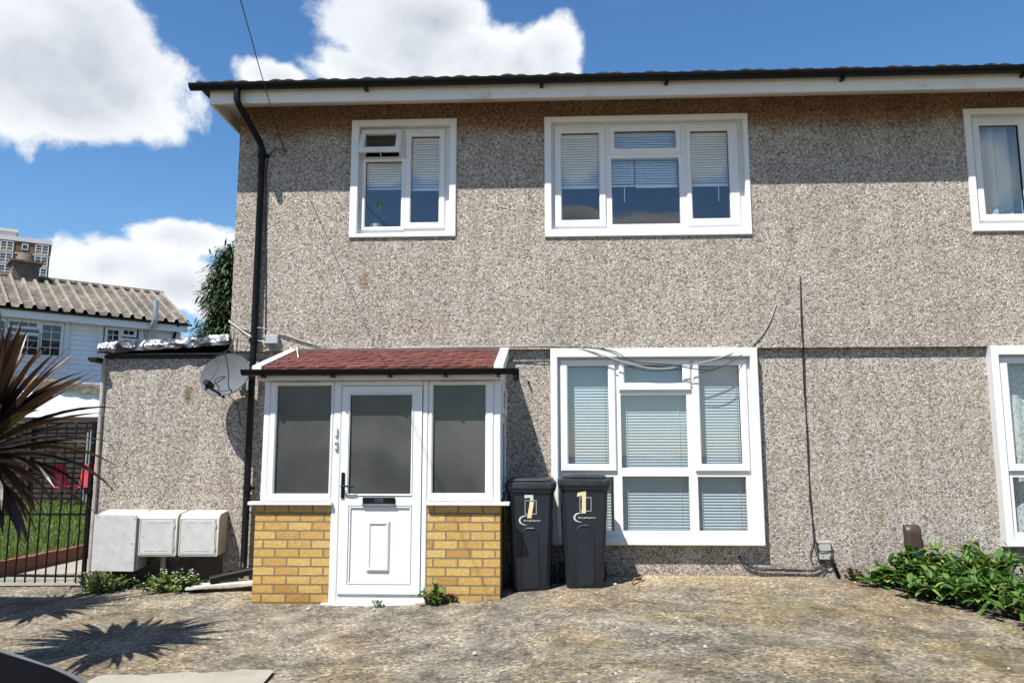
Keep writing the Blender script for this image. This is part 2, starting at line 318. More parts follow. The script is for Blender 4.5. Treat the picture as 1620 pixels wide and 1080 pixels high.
# ------------------------------------------------------------------ mesh builder
class MB:
    def __init__(s): s.v = []; s.f = []
    def add(s, vs, fs):
        n = len(s.v); s.v += [tuple(x) for x in vs]; s.f += [tuple(i+n for i in f) for f in fs]; return s
    def box(s, x0, x1, y0, y1, z0, z1, b=0.0):
        if x0 > x1: x0, x1 = x1, x0
        if b <= 0:
            vs = [(x, y, z) for z in (z0, z1) for y in (y0, y1) for x in (x0, x1)]
            return s.add(vs, [(0, 2, 3, 1), (4, 5, 7, 6), (0, 1, 5, 4), (2, 6, 7, 3), (0, 4, 6, 2), (1, 3, 7, 5)])
        b = min(b, (x1-x0)/2.1, (y1-y0)/2.1, (z1-z0)/2.1)
        def lp(z, i): return [(x0+i, y0+b, z), (x0+b, y0+i, z), (x1-b, y0+i, z), (x1-i, y0+b, z), (x1-i, y1-b, z), (x1-b, y1-i, z), (x0+b, y1-i, z), (x0+i, y1-b, z)]
        return s.loft([lp(z0, b), lp(z0+b, 0), lp(z1-b, 0), lp(z1, b)])
    def loft(s, loops, cap=True, closed=True):
        n = len(loops[0]); base = len(s.v); vs = [p for l in loops for p in l]; fs = []
        for k in range(len(loops)-1):
            for i in range(n if closed else n-1):
                j = (i+1) % n; fs.append((k*n+i, k*n+j, (k+1)*n+j, (k+1)*n+i))
        if cap and closed: fs += [tuple(range(n-1, -1, -1)), tuple((len(loops)-1)*n+i for i in range(n))]
        return s.add(vs, fs)
    def tube(s, pts, r, n=8, cap=True):
        pts = [V(p) for p in pts]; rs = r if isinstance(r, (list, tuple)) else [r]*len(pts); loops = []; ref = None
        for i, p in enumerate(pts):
            t = (pts[min(i+1, len(pts)-1)]-pts[max(i-1, 0)]).normalized()
            if ref is None: ref = V((0, 0, 1)) if abs(t.z) < .9 else V((1, 0, 0))
            a = t.cross(ref).normalized(); b2 = a.cross(t).normalized(); ref = b2
            loops.append([p+(a*math.cos(2*math.pi*k/n)+b2*math.sin(2*math.pi*k/n))*rs[i] for k in range(n)])
        return s.loft(loops, cap)
    def ring(s, o, i, yf, yb, c=.006):      # rectangular frame in the xz plane, chamfered front edges; o, i = (x0, x1, z0, z1)
        def L(r, g, y): return [(r[0]+g, y, r[2]+g), (r[1]-g, y, r[2]+g), (r[1]-g, y, r[3]-g), (r[0]+g, y, r[3]-g)]
        return s.loft([L(o, 0, yb), L(o, 0, yf+c), L(o, c, yf), L(i, -c, yf), L(i, 0, yf+c), L(i, 0, yb), L(o, 0, yb)], cap=False)
    def plate(s, rect, holes, yf, yb):      # slab with rectangular holes
        xs = sorted({rect[0], rect[1], *[h[0] for h in holes], *[h[1] for h in holes]}); zs = sorted({rect[2], rect[3], *[h[2] for h in holes], *[h[3] for h in holes]})
        def solid(i, j):
            if i < 0 or j < 0 or i >= len(xs)-1 or j >= len(zs)-1: return False
            cx, cz = (xs[i]+xs[i+1])/2, (zs[j]+zs[j+1])/2
            return not any(h[0] < cx < h[1] and h[2] < cz < h[3] for h in holes)
        for i in range(len(xs)-1):
            for j in range(len(zs)-1):
                if not solid(i, j): continue
                a, b, c, d = xs[i], xs[i+1], zs[j], zs[j+1]
                s.add([(a, yf, c), (b, yf, c), (b, yf, d), (a, yf, d)], [(0, 1, 2, 3)]); s.add([(a, yb, c), (b, yb, c), (b, yb, d), (a, yb, d)], [(3, 2, 1, 0)])
                if not solid(i-1, j): s.add([(a, yf, c), (a, yf, d), (a, yb, d), (a, yb, c)], [(0, 1, 2, 3)])
                if not solid(i+1, j): s.add([(b, yf, c), (b, yf, d), (b, yb, d), (b, yb, c)], [(3, 2, 1, 0)])
                if not solid(i, j-1): s.add([(a, yf, c), (b, yf, c), (b, yb, c), (a, yb, c)], [(3, 2, 1, 0)])
                if not solid(i, j+1): s.add([(a, yf, d), (b, yf, d), (b, yb, d), (a, yb, d)], [(0, 1, 2, 3)])
        return s
    def leaf(s, base, d, up, L, wd, droop=.3, n=4, fold=.25, tip=.0, prof=None, twist=0):
        d = V(d).normalized(); side = d.cross(V(up))
        if side.length < 1e-4: side = d.cross(V((1, 0, .1)))
        side.normalize(); p = V(base); base_i = len(s.v); vs = []; fs = []; st = L/n; cur = d.copy()
        for k in range(n+1):
            t = k/n; wv = (prof(t) if prof else math.sin(math.pi*min(1, .12+t*.88))**.8)*wd
            nrm = side.cross(cur).normalized(); sd = side if not twist else (Matrix.Rotation(twist*t, 3, cur) @ side)
            if k == n: wv = wd*.04
            vs += [p-sd*wv+nrm*wv*fold, p, p+sd*wv+nrm*wv*fold]
            if k < n: fs += [(3*k, 3*k+1, 3*k+4, 3*k+3), (3*k+1, 3*k+2, 3*k+5, 3*k+4)]
            cur = (cur+V((0, 0, -droop*st/L*1.0*(.4+t)))).normalized(); p = p+cur*st
        return s.add(vs, fs)
    def build(s, name, mat, parent=None, smooth=False, loc=None, bevel=0):
        me = bpy.data.meshes.new(name); o0 = loc if loc is not None else None
        vs = s.v if o0 is None else [(x-o0[0], y-o0[1], z-o0[2]) for x, y, z in s.v]
        me.from_pydata(vs, [], s.f); me.validate(); me.update()
        if smooth is True: me.polygons.foreach_set('use_smooth', [True]*len(me.polygons))
        elif smooth: 
            me.polygons.foreach_set('use_smooth', [True]*len(me.polygons)); me.set_sharp_from_angle(angle=R(smooth))
        me.materials.append(M[mat] if isinstance(mat, str) else mat)
        o = bpy.data.objects.new(name, me); COL.objects.link(o)
        if o0 is not None: o.location = o0
        if parent is not None:
            o.parent = parent
            pl = V((0, 0, 0)); q = parent
            while q is not None: pl = pl+V(q.location); q = q.parent
            o.location = V(o.location)-pl
        return o
def tag(o, label=None, cat=None, group=None, kind=None):
    for k, v in (('label', label), ('category', cat), ('group', group), ('kind', kind)):
        if v: o[k] = v
    return o
def thing(name, loc, label, cat, group=None):
    o = bpy.data.objects.new(name, None); COL.objects.link(o); o.location = loc; o.empty_display_size = .2
    return tag(o, label, cat, group)
def interp(x, pts):
    if x <= pts[0][0]: return pts[0][1]
    for (a, b), (c, d) in zip(pts, pts[1:]):
        if x <= c: return b+(d-b)*(x-a)/(c-a)
    return pts[-1][1]
def zg(x, y):                                       # driveway height
    b = interp(x, [(-8, 0), (-4.6, .045), (-3.4, .11), (-1.5, .15), (.86, .20), (2.5, .185), (3.3, .16), (5, .10), (8, .05)])
    a = interp(x, [(-4.5, .02), (-3.2, .06), (-1.5, .085), (-.46, .06), (.2, .012), (2, .03), (3.2, .06), (4.5, .07)])
    q = min(max(-y, 0), 4); return b-a*q*(1 if q < 1.2 else (1.2+(q-1.2)*.35)/q)

# ------------------------------------------------------------------ ground
m = MB(); nx, ny = 150, 90
def axis(n, a0, a1, far0, far1, k): return [far0*(1-i/k)**2+a0*(1-(1-i/k)**2) for i in range(k)]+[a0+(a1-a0)*i/n for i in range(n+1)]+[a1+(far1-a1)*(i/k)**2 for i in range(1, k+1)]
gx = axis(nx, -7, 6, -900, 900, 6); gy = axis(ny, -9, 1, -300, 1300, 6)
idx = {}
for j, y in enumerate(gy):
    for i, x in enumerate(gx):
        z = zg(x, y)
        if -7 < x < 6 and -9 < y < .2: z += .012*mnoise.noise((x*1.3, y*1.3, 0))+.005*mnoise.noise((x*5, y*5, 3))
        m.v.append((x, y, z))
NX = len(gx)
for j in range(len(gy)-1):
    for i in range(NX-1): m.f.append((j*NX+i, j*NX+i+1, (j+1)*NX+i+1, (j+1)*NX+i))
tag(m.build('ground', 'drive', smooth=True), kind='structure')
def sheet(name, pts_fn, n, k, mat, lift):
    m = MB(); rows = []
    for i in range(n+1):
        for j in range(k+1):
            x, y = pts_fn(i/n, j/k); m.v.append((x, y, zg(x, y)+lift))
    for i in range(n):
        for j in range(k): m.f.append((i*(k+1)+j, (i+1)*(k+1)+j, (i+1)*(k+1)+j+1, i*(k+1)+j+1))
    return tag(m.build(name, mat, smooth=True), kind='structure')
def slabf(u, v):
    x = -2.95+u*1.1; top = -3.32+.22*u+.02*math.sin(u*17)+.012*math.sin(u*41); return x+.03*math.sin(v*9)*u, top-v*2.6
sheet('paving_slab', slabf, 24, 20, 'slab', .022)
def bedf(u, v):
    yy = -.02-u*3.2; x0 = 3.14-yy*.55+.03*math.sin(u*19)+.02*math.sin(u*43); return x0+v*(4.6), yy
sheet('flower_bed', bedf, 40, 12, 'soil', .016)

# ------------------------------------------------------------------ house
XL, XR = -3.515, 8.6
house = thing('semi_detached_house', (0, 0, 0), 'large two storey pebbledash house with white framed windows and black gutter', 'house')
UF = -.06
SW = (-2.215, -1.015, 3.833, 5.213); BW = (-.026, 2.238, 3.811, 5.206); LW = (.024, 2.225, .507, 2.567)
def off(r, dx): return (r[0]+dx, r[1]+dx, r[2], r[3])
BW2, LW2 = off(BW, 4.61), off(LW, 4.624)
def ins(r, g): return (r[0]+g, r[1]-g, r[2]+g, r[3]-g)
ups = [ins(r, .012) for r in (SW, BW, BW2)]; lows = [ins(r, .012) for r in (LW, LW2)]
lows = [(a, b, c, min(d, 2.5)) for a, b, c, d in lows]
m = MB(); m.plate((XL, XR, 2.57, 5.45), ups, UF, .22)
m.box(XL, XL+.25, .22, 7.2, -.1, 5.42); m.box(XR-.25, XR, .22, 7.2, -.1, 5.42); m.box(XL+.25, XR-.25, 6.95, 7.2, -.1, 5.42)
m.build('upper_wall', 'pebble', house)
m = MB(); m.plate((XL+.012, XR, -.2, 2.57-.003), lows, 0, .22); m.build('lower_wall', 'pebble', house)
m = MB(); m.box(XL+.25, XR-.25, .22, 6.95, 2.6, 2.8); m.box(XL+.25, XR-.25, .22, 6.95, .1, .2); m.box(XL+.25, XR-.25, .22, 6.95, 5.3, 5.4); m.build('floor', 'boardfloor', house)
m = MB(); m.box(XL+.25, XR-.25, 3.2, 3.3, .2, 2.6); m.box(XL+.25, XR-.25, 3.2, 3.3, 2.8, 5.3)
for x in (-.6, 4.4): m.box(x, x+.1, .22, 3.2, 2.8, 5.3); m.box(x, x+.1, .22, 3.2, .2, 2.6)
m.build('partition', 'darkroom', house)
# roof with pantile waves
ex0, ex1, ey, ez = -3.80, 8.9, -.60, 5.425
m = MB(); rows = 30; pit = math.tan(R(19)); n = int((ex1-ex0)/.028)
for j in range(rows+1):
    yy = ey+j*.145; zb = ez+(yy-ey)*pit
    for lip in (0, 1):
        for i in range(n+1):
            x = ex0+(ex1-ex0)*i/n; wv = abs(math.sin(math.pi*x/.168))**.8*.022+.007*math.sin(2*math.pi*x/.505)+.006*mnoise.noise((x*2.1, 0, 5))
            m.v.append((x, yy, zb+wv+(.018 if lip else 0)+.006*mnoise.noise((x*3, j*1.7, 0))))
NN = n+1
for j in range(2*rows+1):
    for i in range(n): m.f.append((j*NN+i, j*NN+i+1, (j+1)*NN+i+1, (j+1)*NN+i))
yr = ey+rows*.145; zr = ez+(yr-ey)*pit
m.add([(ex0, yr, zr), (ex1, yr, zr), (ex1, 7.6, ez), (ex0, 7.6, ez)], [(0, 1, 2, 3)])
m.add([(ex0+.02, ey+.05, ez), (ex0+.02, 7.5, ez), (ex0+.02, yr, zr)], [(0, 1, 2)])
m.add([(ex0, ey+.02, ez-.01), (ex1, ey+.02, ez-.01), (ex1, ey+.02, ez+.035), (ex0, ey+.02, ez+.035)], [(0, 1, 2, 3)])
m.add([(ex0, ey, ez-.012), (ex1, ey, ez-.012), (ex1, 7.6, ez-.012), (ex0, 7.6, ez-.012)], [(3, 2, 1, 0)])
m.build('roof', 'tile', house)
# fascia and soffit
m = MB(); FZ0, FZ1 = 5.245, 5.37
m.box(-3.69, 8.85, -.50, -.475, FZ0, FZ1+.04)
for x in (-1.3, 1.22, 3.05, 4.02): m.box(x, x+.004, -.502, -.50, FZ0, FZ1)
m.box(-3.69, -3.665, -.475, 7.3, FZ0, FZ1+.04); m.build('fascia', 'fascia', house)
m = MB(); m.add([(-3.665, -.475, FZ0+.006), (8.85, -.475, FZ0+.006), (8.85, UF, FZ0+.155), (-3.665, UF, FZ0+.155)], [(3, 2, 1, 0)])
m.add([(-3.665, UF, FZ0+.155), (XL, UF, FZ0+.155), (XL, 7.3, FZ0+.155), (-3.665, 7.3, FZ0+.155)], [(3, 2, 1, 0)]); m.build('soffit', 'fascia', house)
def gutter(m, x0, x1, yc, zt, r, th=.005):
    prof = [(yc+r*math.cos(a), zt+r*1.0*math.sin(a)) for a in [math.pi+math.pi*k/10 for k in range(11)]]
    pin = [(yc+(r-th)*math.cos(a), zt+(r-th)*math.sin(a)) for a in [2*math.pi-math.pi*k/10 for k in range(11)]]
    pr = prof+pin; m.loft([[(x, y, z) for y, z in pr] for x in (x0, x1)])
    for x in (x0, x1): m.loft([[(xx, y, z) for y, z in prof] for xx in (x-.003, x+.003)])
m = MB(); gutter(m, -3.88, 8.9, -.567, 5.435, .062); g = m.build('gutter', 'black', house, 40)
for x in (-1.95, -.05, 1.28, 3.12, 4.98):
    m = MB(); m.box(x-.018, x+.018, -.575, -.503, 5.345, 5.366); m.box(x-.014, x+.014, -.60, -.51, 5.362, 5.374); m.build('gutter_bracket', 'black', g)
def smoothpath(pts, k=6):
    out = []; P = [V(p) for p in pts]
    for i in range(len(P)-1):
        a, b, c, d = P[max(i-1, 0)], P[i], P[i+1], P[min(i+2, len(P)-1)]
        for j in range(k):
            t = j/k; out.append(.5*((2*b)+(c-a)*t+(2*a-5*b+4*c-d)*t*t+(3*b-a-3*c+d)*t**3))
    return out+[P[-1]]
m = MB(); pr = .036
m.tube([(-3.36, -.567, 5.385), (-3.36, -.567, 5.26), (-3.34, -.55, 5.20), (-3.235, -.16, 4.93), (-3.225, -.115, 4.86), (-3.225, -.115, 2.6), (-3.235, -.10, 1.5), (-3.235, -.095, .33), (-3.225, -.13, .25), (-3.2, -.24, .20)], pr, 12)
dp = m.build('downpipe', 'black', house, 40)
for z, y in ((4.84, -.115), (2.72, -.115), (1.12, -.1)):
    m = MB(); m.tube([(-3.228, y, z), (-3.228, y, z-.07)], pr+.008, 12); m.box(-3.29, -3.165, y+.02, y+.055, z-.05, z-.02); m.build('pipe_clip', 'black', dp, 40)

# windows
def slats(m, x0, x1, z0, z1, y, pitch=.03, tilt=.6, w_=.027, sag=0):
    z = z1; dy, dz = w_/2*math.cos(tilt), w_/2*math.sin(tilt)
    while z > z0:
        j = random.uniform(-.0012, .0012)
        m.add([(x0, y-dy, z-dz), (x1, y-dy, z-dz+j), (x1, y+dy, z+dz+j), (x0, y+dy, z+dz)], [(0, 1, 2, 3)]); z -= pitch
    m.box(x0, x1, y-.012, y+.012, z1+.012, z1+.035); m.box(x0, x1, y-.01, y+.01, z0-.016, z0)
    for f in (.12, .88): m.box(x0+(x1-x0)*f-.002, x0+(x1-x0)*f+.002, y-w_*.6, y-w_*.6+.001, z0, z1)
def window(rect, inner, fy, panes, sashes, vents=(), sf=-.02, proj=None, label=None, smat='white', open_sash=None):
    m = MB(); m.ring(rect, inner, proj, fy+.05, .008); wobj = m.build('window', smat, house)
    if label: wobj['label'] = label
    m = MB(); m.plate((inner[0]-.006, inner[1]+.006, inner[2]-.006, inner[3]+.006), panes, fy, fy+.05); m.build('frame', 'white', wobj)
    for k, p in enumerate(panes):
        if k in sashes:
            if k == open_sash: continue
            s_ = sashes[k]; m = MB(); m.ring(s_, p, fy+sf, fy+.03, .012); m.build('sash', 'white', wobj)
        if k == open_sash: continue
        m = MB(); y = fy+.018; m.box(p[0]-.004, p[1]+.004, y, y+.004, p[2]-.004, p[3]+.004); m.build('pane', 'glass', wobj)
    for (x0, x1, z) in vents:
        m = MB(); m.box(x0, x1, fy+sf-.012, fy+sf+.002, z, z+.022, .004); m.box(x0+.03, x1-.03, fy+sf-.0135, fy+sf-.011, z+.006, z+.011); m.build('trickle_vent', 'white', wobj)
    return wobj
def blind(wobj, boxes, mat='blind', y=.1, **k):
    for b in boxes:
        m = MB(); slats(m, b[0], b[1], b[2], b[3], y, **k)
        m.build('blind', mat, wobj)
# small upper window
si = (-2.125, -1.093, 3.878, 5.136)
sp = [(-2.054, -1.647, 3.974, 4.737), (-1.536, -1.219, 4.019, 5.029), (-2.07, -1.68, 4.80, 5.07)]
ww = window(SW, si, .0, sp, {1: (-1.611, -1.147, 3.945, 5.122), 0: (-2.1, -1.6, 3.93, 4.78)}, [(-1.52, -1.25, 5.065)], -.02, -.085, open_sash=2)
a = R(24); hz, hy = 5.105, -.012     # the little top light, hinged at its head and propped open
def tilt(p): dy, dz = p[1]-hy, p[2]-hz; return (p[0], hy+dy*math.cos(a)+dz*math.sin(a), hz-dy*math.sin(a)+dz*math.cos(a))
m = MB(); m.ring((-2.12, -1.64, 4.775, 5.112), (-2.055, -1.705, 4.84, 5.05), -.035, 0, .01); m.v = [tilt(p) for p in m.v]; sh = m.build('sash', 'white', ww)
m = MB(); m.box(-2.06, -1.70, -.02, -.016, 4.835, 5.055); m.v = [tilt(p) for p in m.v]; m.build('pane', 'glass', ww)
m = MB(); m.tube([tilt((-1.88, -.01, 4.79)), (-1.88, -.02, 4.80), (-1.88, .03, 4.795)], .006, 6); m.build('stay_arm', 'whitepaint', ww)
blind(ww, [(-2.07, -1.63, 4.46, 4.76), (-1.55, -1.2, 4.44, 5.02)], 'blindwhite', .10, pitch=.03, tilt=1.0, w_=.034)
blind(ww, [(-2.07, -1.68, 4.82, 5.06)], 'fence', .12, pitch=.045, tilt=.4)
# large upper windows
bi = (.052, 2.182, 3.90, 5.145)
def upper_big(dx):
    P = [(.166, .585, 4.022, 5.034), (.765, 1.446, 4.849, 5.044), (.724, 1.477, 3.97, 4.732), (1.614, 2.025, 4.02, 5.03)]
    Sx = {0: (.081, .661, 3.942, 5.118), 1: (.702, 1.508, 4.775, 5.121), 3: (1.553, 2.14, 3.935, 5.118)}
    return window(off(BW, dx), off(bi, dx), 0, [off(p, dx) for p in P], {k: off(s_, dx) for k, s_ in Sx.items()}, [(.2+dx, .55+dx, 5.07), (1.68+dx, 2.0+dx, 5.065)], -.02, -.085, smat='white' if dx == 0 else 'whitepaint')
wb = upper_big(0)
blind(wb, [(.15, .60, 4.435, 5.02), (.72, 1.48, 4.85, 5.03), (.73, .99, 4.45, 4.84), (1.0, 1.47, 4.435, 4.84), (1.6, 2.04, 4.44, 5.02)], 'blindwhite', .10, pitch=.03, tilt=1.0, w_=.034)
for x in (.87, 1.92): m = MB(); m.box(x, x+.008, .085, .093, 4.25, 4.45); m.build('blind_cord', 'blindwhite', wb)
def curtain(wobj, x0, x1, z0, z1, y, mat='net', amp=.03, f=34):
    m = MB(); n = int((x1-x0)/.012)
    for z in (z0, z1):
        for i in range(n+1):
            x = x0+(x1-x0)*i/n; m.v.append((x, y+amp*math.sin(x*f)+amp*.5*math.sin(x*f*.43+1), z+(.012*abs(math.sin(x*22)) if z == z0 else 0)))
    for i in range(n): m.f.append((i, i+1, n+2+i, n+1+i))
    m.build('curtain', mat, wobj, True)
wu = upper_big(4.61); curtain(wu, 4.7, 6.8, 3.96, 5.12, .13)
li = (.1, 2.145, .589, 2.47)
def lower_big(dx):
    P = [(.209, .641, 1.34, 2.38), (.818, 1.435, 2.2, 2.39), (.772, 1.472, 1.301, 2.073), (1.613, 2.035, 1.34, 2.379), (.172, .685, .645, 1.207), (.775, 1.475, .648, 1.212), (1.566, 2.07, .65, 1.208)]
    Sx = {0: (.125, .72, 1.262, 2.456), 1: (.756, 1.524, 2.115, 2.452), 3: (1.545, 2.117, 1.262, 2.448)}
    return window(off(LW, dx), off(li, dx), -.04, [off(p, dx) for p in P], {k: off(s_, dx) for k, s_ in Sx.items()}, (), -.028, -.115)
wl = lower_big(0)
blind(wl, [(.19, .66, .66, 2.39), (.75, 1.49, .66, 2.40), (1.56, 2.08, .66, 2.39)], 'blind', .06, pitch=.031, tilt=1.2, w_=.036)
wr = lower_big(4.624); curtain(wr, 4.75, 5.3, .62, 2.4, .12, 'net', .02, 30)

# ------------------------------------------------------------------ porch
PF = -1.0
porch = thing('front_porch', (-1.62, -.5, .06), 'white plastic and yellow brick front porch with red felt roof', 'porch')
def pb(mb, name, mat, par=None, sm=False): return mb.build(name, mat, par or porch, sm)
m = MB(); BH = .966
m.plate((-2.80, -2.045, -.15, BH), [], PF, PF+.1); m.box(-2.80, -2.70, PF+.1, -.003, -.15, BH); pb(m, 'brick_base', 'brick')
m = MB(); m.plate((-1.158, -.462, -.15, BH), [], PF, PF+.1); m.box(-.562, -.462, PF+.1, -.003, -.15, BH); pb(m, 'brick_base', 'brick')
m = MB(); m.box(-2.86, -2.052, PF-.06, PF+.06, BH+.001, BH+.034, .006); pb(m, 'window_sill', 'white'); m = MB(); m.box(-1.162, -.37, PF-.06, PF+.06, BH+.001, BH+.034, .006); m.box(-.50, -.40, PF+.06, -.01, BH+.001, BH+.03, .006); pb(m, 'window_sill', 'white')
FT = 2.15; f0 = PF+.005
m = MB()   # frame posts, head and the gable cheeks
for x0, x1 in ((-2.757, -2.70), (-.52, -.458)): m.box(x0, x1, f0-.012, f0+.07, BH+.036, FT, .006)
m.box(-2.757, -.458, f0-.004, f0+.07, FT+.001, FT+.10)
m.box(-2.07, -1.995, f0-.02, f0+.06, .07, FT-.001, .008); m.box(-1.205, -1.155, f0-.02, f0+.06, .07, FT-.001, .008)
m.box(-1.994, -1.206, f0-.02, f0+.06, 2.10, FT-.001, .006); m.box(-2.0, -1.2, f0-.01, f0+.03, .07, .15)
m.box(-2.757, -2.70, f0+.071, -.005, BH+.036, FT+.1); m.add([(-2.757, f0, FT+.1), (-2.757, -.005, FT+.1), (-2.757, -.005, 2.56)], [(0, 1, 2)])
m.box(-.505, -.458, f0+.071, -.005, 2.13, FT+.1); m.box(-.505, -.458, f0+.071, f0+.16, BH+.036, 2.13); m.box(-.505, -.458, -.10, -.005, BH+.036, 2.13)
m.box(-.505, -.458, f0+.16, -.10, 1.80, 1.86); m.add([(-.459, f0, FT+.1), (-.459, -.005, FT+.1), (-.459, -.005, 2.56)], [(2, 1, 0)])
pb(m, 'frame', 'white')
m = MB(); m.box(-2.135, -1.175, f0-.05, f0+.06, .035, .072, .006); pb(m, 'threshold', 'white')
def sidelight(o, i, ven):
    m = MB(); m.ring(o, i, f0-.018, f0+.05, .012); wd = pb(m, 'window', 'white')
    m = MB(); m.box(i[0]-.004, i[1]+.004, f0+.02, f0+.026, i[2]-.004, i[3]+.004); m.build('pane', 'frosted', wd)
    m = MB(); m.box(ven-.14, ven+.14, f0-.03, f0-.017, 2.118, 2.135, .004); m.build('trickle_vent', 'white', wd)
    return wd
sidelight((-2.699, -2.071, BH+.036, FT-.001), (-2.633, -2.102, 1.073, 2.105), -2.37)
sidelight((-1.154, -.521, BH+.036, FT-.001), (-1.107, -.604, 1.079, 2.105), -.86)
m = MB()   # side lights on the right return: little vent over tall light
def yring(m, x, o, i, t=.03):
    n0 = len(m.v); m.ring(o, i, 0, t, .008); m.v[n0:] = [(x-b, a, c) for a, b, c in m.v[n0:]]
yring(m, -.44, (-.82, -.12, 1.84, 2.13), (-.76, -.18, 1.9, 2.07)); yring(m, -.452, (-.83, -.105, BH+.05, 1.80), (-.77, -.16, 1.08, 1.75)); sd = pb(m, 'side_window', 'white')
m = MB(); m.box(-.48, -.476, -.77, -.16, 1.07, 1.76); m.box(-.48, -.476, -.765, -.175, 1.89, 2.08); m.build('pane', 'frosted', sd)
# door
dl = (-1.989, -1.211, .155, 2.096); dg = (-1.906, -1.311, 1.074, 2.01)
m = MB(); lp = (-1.899, -1.294, .238, .965)
m.plate(dl, [dg, lp], f0-.028, f0+.02); m.ring((dg[0]-.022, dg[1]+.022, dg[2]-.022, dg[3]+.022), dg, f0-.038, f0, .012)
m.ring((lp[0]-.002, lp[1]+.002, lp[2]-.002, lp[3]+.002), (lp[0]+.03, lp[1]-.03, lp[2]+.03, lp[3]-.03), f0-.026, f0+.01, .022); m.box(lp[0], lp[1], f0-.012, f0, lp[2], lp[3])
door = pb(m, 'door', 'white')
m = MB(); m.box(dg[0]-.004, dg[1]+.004, f0-.006, f0, dg[2]-.004, dg[3]+.004); m.build('pane', 'frosted', door)
m = MB(); rp = (-1.717, -1.502, .36, .824); m.ring(rp, (rp[0]+.04, rp[1]-.04, rp[2]+.04, rp[3]-.04), f0-.034, f0-.01, .015); m.box(rp[0]+.035, rp[1]-.035, f0-.022, f0-.01, rp[2]+.035, rp[3]-.035); m.build('raised_panel', 'white', door)
m = MB(); m.box(-1.764, -1.454, f0-.045, f0-.027, .983, 1.042, .006); lb = m.build('letter_box', 'black', door)
m = MB(); m.box(-1.770, -1.448, f0-.048, f0-.027, .972, .982, .003); m.box(-1.650, -1.57, f0-.049, f0-.044, 1.0, 1.028, .003); m.build('letter_flap', 'chrome', door)
m = MB(); m.box(-1.975, -1.94, f0-.042, f0-.027, 1.03, 1.275, .01); m.tube([(-1.957, f0-.03, 1.145), (-1.957, f0-.085, 1.145)], .011, 8); m.tube([(-1.957, f0-.08, 1.145), (-1.90, f0-.085, 1.147), (-1.845, f0-.078, 1.143)], .009, 8); m.build('handle', 'black', door, 40)
m = MB(); m.box(-2.052, -2.022, f0-.045, f0-.019, 1.613, 1.703, .008); bl = pb(m, 'doorbell', 'white')
m = MB(); m.box(-2.05, -2.018, f0-.045, f0-.019, 1.488, 1.582, .008); b2 = pb(m, 'doorbell', 'white')
m = MB(); m.tube([(-2.034, f0-.05, 1.545), (-2.034, f0-.044, 1.545)], .009, 10); m.build('button', 'black', b2)
# porch roof: overlapping felt shingles on a deck
ry0, rz0, ry1, rz1 = -1.12, 2.262, -.02, 2.572
def rp_(x, u, h=0): return V((x, ry0+(ry1-ry0)*u, rz0+(rz1-rz0)*u+h))
x0r, x1r = -2.83, -.44
m = MB(); m.loft([[rp_(x, 0, -.004), rp_(x, 1, -.004), rp_(x, 1, -.05), rp_(x, 0, -.05)] for x in (x0r, x1r)])
rows = 7
for j in range(rows):
    u0, u1 = j/rows*.96, min(1, (j+1.35)/rows*.96); wd = .2; k = int((x1r-x0r-.16)/wd)+1
    for i in range(-1, k+1):
        xa = x0r+.08+i*wd+(wd/2 if j % 2 else 0); xb = xa+wd-.004; xa, xb = max(xa, x0r+.07), min(xb, x1r-.07)
        if xb-xa < .02: continue
        c = (xa+xb)/2; e = .25/rows; h0 = .016+random.uniform(0, .005)
        m.add([rp_(xa, u1, .002), rp_(xb, u1, .002), rp_(xb, u0+e, h0*.8), rp_(c+.05, u0, h0), rp_(c-.05, u0, h0), rp_(xa, u0+e, h0*.8), rp_(xb, u0+e, 0), rp_(c+.05, u0, 0), rp_(c-.05, u0, 0), rp_(xa, u0+e, 0)],
              [(0, 5, 4, 3, 2, 1), (5, 9, 8, 4), (4, 8, 7, 3), (3, 7, 6, 2)])
prf = pb(m, 'roof', 'shingle')
m = MB()
for xa, xb in ((x0r-.015, x0r+.075), (x1r-.075, x1r+.015)):
    m = MB(); m.loft([[rp_(x, -.015, .028), rp_(x, 1.0, .028), rp_(x, 1.0, -.07), rp_(x, -.015, -.07)] for x in (xa, xb)]); m.build('bargeboard', 'whitepaint', prf)
m = MB(); n = 60; L0 = []
for i in range(n+1):
    x = x0r+.03+(x1r-x0r-.03)*i/n; j = .006*mnoise.noise((x*4, 0, 1)); q = rp_(x, .93, .034)
    L0.append([(x, q.y-.02+j, q.z), (x, -.05, 2.578), (x, -.036, 2.628+j), (x, -.006+UF*0, 2.63+j), (x, -.006, 2.55), (x, q.y, q.z-.03)])
m.loft(L0); m.build('flashing', 'whitepaint', prf)
m = MB(); gutter(m, -2.92, -.28, -1.175, 2.243, .055); pg = pb(m, 'gutter', 'black', None, 40)
for x in (-2.72, -2.05, -1.5, -.97, -.47):
    m = MB(); m.box(x-.014, x+.014, -1.21, -1.10, 2.168, 2.186); m.build('gutter_bracket', 'black', pg)
m = MB(); m.tube([(-.30, -1.175, 2.20), (-.30, -1.175, 2.13)], .03, 10); m.build('gutter_outlet', 'black', pg, 40)
m = MB(); m.box(-2.80, -.45, -1.118, -1.10, 2.15, 2.25); m.box(-2.80, -.45, -1.10, f0+.06, 2.151, 2.16); pb(m, 'fascia', 'whitepaint')

